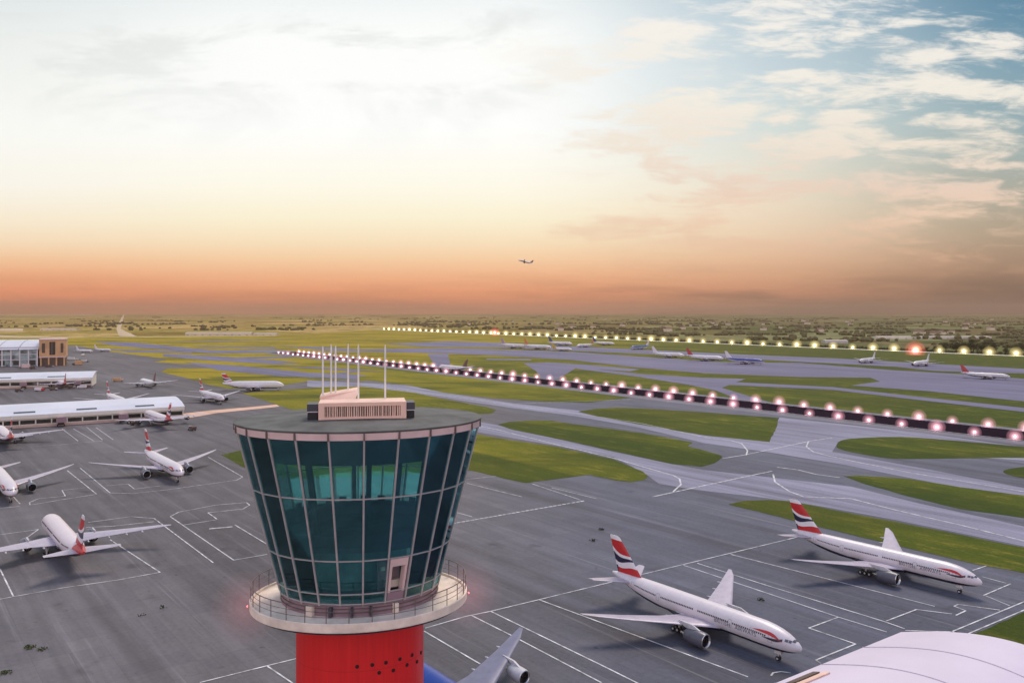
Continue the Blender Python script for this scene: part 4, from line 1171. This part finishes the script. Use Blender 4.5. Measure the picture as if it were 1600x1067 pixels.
# ------------------------------------------------------------------ hedge, trees, woods, houses
def leaf_mat(name, c0, c1):
    m, t, b = new_mat(name)
    oc = t.node('ShaderNodeTexCoord').outputs['Object']
    t.put(b.inputs['Base Color'], t.ramp(t.noise(oc, .35, 5, .7), [(.35, c0), (.65, c1)])); b.inputs['Roughness'].default_value = .9; b.inputs['Specular IOR Level'].default_value = .1
    return m
M['leaf'] = leaf_mat('dark_leaves', (.012,.020,.007), (.050,.062,.020))
M['leaf2'] = leaf_mat('olive_leaves', (.060,.062,.026), (.150,.135,.055))
M['bark'] = paint('bark', (.05,.035,.025), .9)
rnd = random.Random(3)
def leaves(mb, c, r, n, size, sc=(1,1,1)):
    for _ in range(n):
        d = Vector((rnd.gauss(0,1), rnd.gauss(0,1), rnd.gauss(0,1))).normalized() * r * rnd.random()**.4
        p = Vector((c[0]+d.x*sc[0], c[1]+d.y*sc[1], c[2]+d.z*sc[2]))
        e1 = Vector((rnd.gauss(0,1), rnd.gauss(0,1), rnd.gauss(0,1))).normalized(); e2 = e1.orthogonal().normalized()
        s = size*(.6+rnd.random()*.8)
        mb.add([p-e1*s, p+e2*s*.7, p+e1*s, p-e2*s*.7], [(0,1,2,3)])
# dark hedge behind the far lamps
mb = MB(); k = -60.0
while k < FL + 700:
    p = fa + fd*k + fn*(26+rnd.uniform(-1,1)); h = rnd.uniform(3.5, 6.5)
    leaves(mb, (p.x, p.y, h*.45), 7.5, 26, 1.9, (1,.6,h/15)); k += 8.0
tag(mb.build('hedge', M['leaf']), 'long dark hedge behind the far line of yellow lamps', 'hedge')
def tree(label, p, h, w):
    root = empty('broadleaf_tree', p); tag(root, label, 'tree', 'trees behind the far lamp line at right')
    mb = MB().tube([(0,0,0),(.1,0,h*.3),(.25,.1,h*.55)], [h*.035,h*.026,h*.012], 7)
    for q in range(5):
        a = q*1.3+rnd.random(); mb.tube([(.1,0,h*(.25+.05*q)),(math.cos(a)*w*.28,math.sin(a)*w*.28,h*(.5+.05*q))], [h*.014,h*.006], 5)
    mb.build('trunk', M['bark'], root)
    mb = MB()
    for q in range(9):
        a = rnd.random()*6.3; rr = w*.32*rnd.random()**.5
        leaves(mb, (math.cos(a)*rr, math.sin(a)*rr, h*rnd.uniform(.35,.85)), w*.24, 80, w*.045, (1,1,.75))
    mb.build('crown', M['leaf'], root)
for i, (u, v, hp) in enumerate(((1462,548,10),(1478,549,16),(1494,549,20),(1508,550,18),(1521,550,22),(1534,551,15),(1546,550,20),(1553,552,12),(1572,552,11),(1588,553,17),(1597,553,20),(1612,554,15),(1448,548,8))):
    p = gp(u, v+1.0); p.z = -.3; h = hp*p.y/F*.95
    lab = 'dark %s tree %s' % ('tall' if hp > 16 else 'low', ['at the left end of the far tree row','between the first tall trees of the row','standing over the pale long shed','right of the pale shed middle','tallest of the far tree row','in the dip of the far tree row','beside the tallest dark tree','under the tree beside the tallest','in the gap near the right edge','close to the right picture edge','at the right picture edge','just outside the right edge','leading the row at its left'][i])
    tree(lab, p, h, h*rnd.uniform(.9,1.3))
# woods and copses over the plain
mb = MB(); 
def wood(count, zone):
    for _ in range(count):
        u, v = rnd.uniform(-150, 1750), 486 + rnd.choice(zone)*rnd.uniform(.8,1.25)
        lim = 516 + max(0, (u-600))*.036 - 6 if u > 560 else 516
        if v > lim: continue
        p = gp(u, v); dens = .5 if u < 560 else 1
        if rnd.random() > dens: continue
        n = rnd.randint(4, 14); L = rnd.uniform(20, 160); ang = rnd.gauss(0, .3)
        for q in range(n):
            x = p.x + rnd.uniform(-L, L)*math.cos(ang); y = p.y + rnd.uniform(-L, L)*math.sin(ang)*.6 + rnd.uniform(-12,12)
            r = rnd.uniform(4.5, 9.5)
            mb.ico((x, y, r*.45), r, 1, 0, (1.15,1.15,.8), .55, rnd)
wood(330, (9,11,14,17,20,24,28,32,38)); wood(260, (16,20,25,30,36,44,50))
tag(mb.build('woodland', M['leaf2']), 'scattered olive woods and hedgerows over the far plain', 'woodland', kind='stuff')
# long pale sheds and houses on the plain
M['shed'] = paint('pale_shed', (.82,.70,.52), .8, var=.1, scale=.02); M['shedroof'] = paint('shed_roof', (.50,.44,.38), .8)
def shed(label, u0, u1, v, h, dep, name='long_shed', cat='shed', c=None):
    a, b = gp(u0, v), gp(u1, v); w = b.x-a.x
    r = empty(name, ((a.x+b.x)/2, a.y, -.3), rnd.uniform(-.03,.03)); tag(r, label, cat)
    MB().box(-w/2, w/2, 0, dep, 0, h).build('wall', c or M['shed'], r)
    mb = MB(); mb.loft([[(x,-1,h),(x,dep+1,h),(x,dep/2,h*1.35)] for x in (-w/2-1, w/2+1)]); mb.build('roof', M['shedroof'], r)
    k = -w/2+6
    while k < w/2-10: MB().box(k, k+5, -.15, .1, 0, h*.5).build('door', M['shedroof'], r); k += 24
shed('long pale shed among golden fields, left of the tower masts', 290, 392, 524.0, 8, 40)
shed('low pale shed right of the long one among golden fields', 396, 432, 524.0, 6, 30)
shed('small pale shed far out at left behind the glass hall', 62, 118, 516.5, 7, 40)
shed('very long pale shed behind the dark trees at right', 1372, 1550, 529.5, 6, 50, c=M['cream'])
shed('pale shed above the far lamps right of the picture middle', 1290, 1325, 536.0, 6, 30, c=M['lightgrey'])
M['hroof'] = paint('house_roof', (.20,.12,.09), .9, var=.2, scale=.02)
hw = MB().box(-9,9,-5,5,0,6).mesh('house_wall', M['shed']); hr = MB(); hr.loft([[(x,-5.6,6),(x,5.6,6),(x,0,9.5)] for x in (-9.6,9.6)]); hr = hr.mesh('house_roof', M['hroof'])
i = 0
while i < 46:
    u, v = rnd.uniform(700, 1620), 486 + rnd.uniform(13, 40)
    if v > 508 + (u-600)*.034: continue
    p = gp(u, v); r = empty('distant_house', (p.x, p.y, -.3), rnd.uniform(0, 3), rnd.uniform(1.0, 1.9)); i += 1
    tag(r, 'small pale house with brown roof on the far plain', 'house', 'houses scattered on the far plain')
    link('wall', hw, r); link('roof', hr, r)
# weeds growing through the apron
M['weed'] = leaf_mat('weed_leaves', (.03,.045,.015), (.12,.14,.05))
for u, v, n, lb in ((47,1012,90,'green weed tuft on the bare apron at lower left'), (66,1016,60,'smaller dark weed tuft right of the lower left one'), (8,1052,90,'weed tuft cut by the lower left corner'),
                    (940,828,50,'dark weed tuft on the apron above the nearest flag tail'), (926,845,50,'dark weed tuft left of the nearest flag tail'), (1186,938,60,'dark weed tuft beside the nearest airliner wing'), (222,962,22,'tiny dark weed speck on the left apron'), (256,950,22,'dark weed smudge nearer the tower on the left apron')):
    p = gp(u, v); mb = MB()
    for q in range(5): leaves(mb, (rnd.uniform(-.7,.7), rnd.uniform(-.5,.5), .25), .95, n//5, .22, (1,1,.6))
    o = mb.build('weed', M['weed'] if v > 940 and u < 100 else M['leaf']); o.location = (p.x, p.y, .02); tag(o, lb, 'weeds', 'weeds on the apron')
# ------------------------------------------------------------------ sky
SUN_AZ, SUN_EL = math.radians(18), math.radians(54)
wd_ = bpy.data.worlds.new('World'); S.world = wd_; wd_.use_nodes = True
t = NT(wd_.node_tree); bg = t.n['Background']
d = t.node('ShaderNodeTexCoord').outputs['Generated']
x, y, z = t.xyz(d)
h = t.math('SQRT', t.math('ADD', t.math('MULTIPLY', x, x), t.math('MULTIPLY', y, y)))
den = t.math('MAXIMUM', t.math('ABSOLUTE', y), t.math('MAXIMUM', t.math('MULTIPLY', h, .55), .001))
e = t.math('DIVIDE', z, den); a = t.math('DIVIDE', x, den)      # tangent of elevation and bearing
P = t.math('MULTIPLY', e, 1.6, True)                            # 1300/1.6 rows = full ramp
def rp(v): return max(0.0, (486-v)/1300.0*1.6)
def sky(stops): return t.ramp(P, [(rp(v), lin(*c)) for v, c in stops])
left = sky([(486,(204,132,92)),(474,(226,138,98)),(455,(238,148,106)),(430,(244,172,126)),(405,(247,198,154)),(380,(249,220,184)),(345,(250,235,208)),(290,(251,246,233)),(200,(250,250,244)),(60,(236,239,235)),(-120,(205,218,226)),(-320,(150,178,200))])
mid = sky([(486,(200,134,100)),(474,(222,140,100)),(455,(238,156,112)),(430,(246,182,136)),(405,(249,206,162)),(380,(250,224,186)),(345,(252,240,208)),(290,(255,250,232)),(200,(255,255,252)),(60,(253,254,250)),(-120,(214,226,232)),(-320,(150,180,204))])
cen = sky([(486,(136,104,84)),(474,(166,118,92)),(455,(202,140,108)),(430,(218,164,128)),(405,(228,184,148)),(370,(236,206,174)),(320,(238,220,194)),(260,(228,224,208)),(200,(214,222,216)),(120,(200,214,218)),(40,(186,204,212)),(-120,(130,166,190)),(-320,(104,142,176))])
rgt = sky([(486,(88,74,66)),(474,(96,78,68)),(455,(120,94,78)),(430,(148,116,94)),(400,(164,134,110)),(360,(172,152,128)),(310,(170,164,146)),(250,(160,172,166)),(180,(142,168,174)),(100,(122,156,172)),(20,(92,136,160)),(-120,(70,114,148)),(-320,(70,112,150))])
c = t.mix(t.step(a, -.62, -.28), left, mid)
c = t.mix(t.step(a, -.02, .34), c, cen)
c = t.mix(t.step(a, .26, .64), c, rgt)
# clouds on a flat layer overhead, seen in perspective
zz = t.math('ADD', t.math('MAXIMUM', z, 0.0), .10)
cp = t.comb(t.math('DIVIDE', x, zz), t.math('DIVIDE', y, zz), 0.0)
ae = t.comb(t.math('MULTIPLY', a, 1.0), t.math('MULTIPLY', e, 2.6), 0.0)
n1 = t.noise(t.mapping(ae, rot=(0,0,-.22)), 4.2, 9, .60, .6)
n2 = t.noise(t.mapping(ae, scale=(1,1.7,1), rot=(0,0,.16), loc=(3.1,1.7,0)), 11.0, 10, .62, .5)
n3 = t.noise(t.mapping(ae, scale=(1,1.4,1), rot=(0,0,.2), loc=(1.1,5.7,0)), 30.0, 6, .6, .4)
BL = [(1250,28,190,46,-.05),(1040,58,110,30,-.22),(845,100,85,40,.12),(640,20,90,30,.0),(1050,195,150,50,-.14),(985,165,80,10,-.35),(1355,135,130,40,-.12),(1560,146,100,18,.05),(1515,230,140,18,.02),(1535,195,85,20,.10),(1265,224,130,22,.0),(1455,296,210,22,.03),
      (1400,350,150,28,-.28),(1205,390,220,16,.05),(1545,72,80,22,.15),(1320,190,60,22,.1),(1110,270,110,24,.08),(1560,262,110,12,.1),(1130,305,130,14,-.05),(1480,415,140,14,.02),(1000,350,150,20,-.1),(1440,100,60,16,-.3),(1240,118,45,14,-.1)]
B = None
for (u, v, w, hh, sl) in BL:
    da = t.math('SUBTRACT', a, (u-800)/1300); de = t.math('SUBTRACT', e, (486-v)/1300)
    de = t.math('ADD', de, t.math('MULTIPLY', da, sl))
    q = t.math('ADD', t.math('POWER', t.math('MULTIPLY', t.math('ABSOLUTE', da), 1300/w), 2), t.math('POWER', t.math('MULTIPLY', t.math('ABSOLUTE', de), 1300/hh), 2))
    b_ = t.math('SUBTRACT', 1.0, t.math('MULTIPLY', q, .5))
    B = b_ if B is None else t.math('MAXIMUM', B, b_)
B = t.math('MAXIMUM', B, -.6)
front = t.step(y, -.05, .2)
cl = t.math('ADD', t.math('MULTIPLY', B, .22), t.math('ADD', t.math('MULTIPLY', n1, .36), t.math('ADD', t.math('MULTIPLY', n2, .74), t.math('MULTIPLY', n3, .32))))
cm = t.math('MULTIPLY', t.step(cl, .74, .98), t.math('MULTIPLY', t.step(a, -.12, .18), t.step(e, .03, .14)))
thin = t.math('MULTIPLY', t.step(n2, .48, .72), t.math('MULTIPLY', t.step(e, .01, .06), .42))
thin = t.math('MULTIPLY', thin, t.step(a, -.05, .3))
ccol = t.ramp(P, [(rp(486), lin(150,112,90)), (rp(440), lin(196,146,116)), (rp(400), lin(226,178,146)), (rp(340), lin(238,204,176)), (rp(290), lin(234,208,188)), (rp(230), lin(240,226,208)), (rp(150), lin(244,236,222)), (rp(40), lin(246,240,230)), (rp(-200), lin(225,228,232))])
c = t.mix(thin, c, ccol)
c = t.mix(t.math('MULTIPLY', cm, .92), c, ccol)
# soft grey cloud patches in the bright upper left
g1 = t.math('MULTIPLY', t.step(t.noise(t.mapping(ae, loc=(7.3,2.2,0)), 4.6, 9, .62, .5), .47, .62), t.math('MULTIPLY', t.step(e, .16, .32), t.step(t.math('MULTIPLY', a, -1), -.10, .02)))
c = t.mix(t.math('MULTIPLY', g1, .5), c, lin(218,221,217))
# low dark bank over the eastern horizon
bank = t.math('MULTIPLY', t.math('SUBTRACT', 1.0, t.step(e, .015, .06)), t.step(t.noise(t.mapping(ae, scale=(1,4,1)), 4.0, 6, .6), .42, .62))
c = t.mix(t.math('MULTIPLY', t.math('MULTIPLY', bank, .5), t.math('ADD', .30, t.math('MULTIPLY', t.step(a, -.1, .4), .7))), c, lin(92,76,66))
# unseen sky behind the viewer, brightened as fill for camera-facing sides
back = t.ramp(t.math('MULTIPLY', t.math('DIVIDE', z, t.math('MAXIMUM', h, .001)), .5, True), [(0, (1.0,.80,.68)), (.10, (.86,.74,.72)), (.30, (.48,.48,.62)), (.6, (.36,.42,.60)), (1, (.22,.32,.52))])
bm_ = t.step(t.math('MULTIPLY', y, -1), -.15, .30)
back = t.mix(1.0, back, (1.55,1.48,1.55,1), blend='MULTIPLY')
c = t.mix(bm_, c, back)
nis = t.node('ShaderNodeTexSky'); nis.sky_type = 'NISHITA'; nis.sun_disc = False; nis.sun_elevation = SUN_EL; nis.sun_rotation = SUN_AZ
c = t.mix(.005, c, nis.outputs[0], blend='ADD')
t.put(bg.inputs[0], c); bg.inputs[1].default_value = 1.0
wd_.cycles.sampling_method = 'MANUAL'; wd_.cycles.sample_map_resolution = 1024

# ------------------------------------------------------------------ sun behind thin cloud, ahead and to the left
sl = bpy.data.lights.new('sun', 'SUN'); sl.energy = 2.5; sl.angle = math.radians(22); sl.color = (1.0,.84,.70)
so = bpy.data.objects.new('sun', sl); COL.objects.link(so)
dv = Vector((math.sin(SUN_AZ)*math.cos(SUN_EL), math.cos(SUN_AZ)*math.cos(SUN_EL), math.sin(SUN_EL)))
so.rotation_euler = dv.to_track_quat('Z', 'Y').to_euler(); so.location = (0, 0, 300)

# ------------------------------------------------------------------ air
HZ = 230.0
hm = bpy.data.materials.new('haze'); hm.use_nodes = True; ht = NT(hm.node_tree); ht.n.remove(ht.n['Principled BSDF'])
pv = ht.node('ShaderNodeVolumePrincipled'); pv.inputs['Color'].default_value = (.66,.46,.34,1); pv.inputs['Density'].default_value = 5.0e-5; pv.inputs['Anisotropy'].default_value = .35
ht.l.new(pv.outputs[0], ht.n['Material Output'].inputs['Volume'])
hz = MB().box(-R-100, R+100, -2600, R+100, -1.4, HZ).build('haze', hm); tag(hz, kind='stuff')

# ------------------------------------------------------------------ camera and render settings
cd = bpy.data.cameras.new('camera'); cam = bpy.data.objects.new('camera', cd); COL.objects.link(cam)
cam.location = (0, 0, H); cam.rotation_euler = (math.radians(90), 0, 0)
cd.sensor_width = 36.0; cd.lens = F/1600*36; cd.shift_y = -(533.5-V0)/1600; cd.clip_start = .5; cd.clip_end = 80000
S.camera = cam
S.view_settings.view_transform = 'Standard'; S.view_settings.look = 'None'; S.view_settings.exposure = 0.0; S.view_settings.gamma = 1.0
cy = S.cycles
cy.use_denoising = True; cy.max_bounces = 8; cy.diffuse_bounces = 3; cy.glossy_bounces = 3; cy.transparent_max_bounces = 40; cy.volume_bounces = 0
cy.sample_clamp_indirect = 4.0
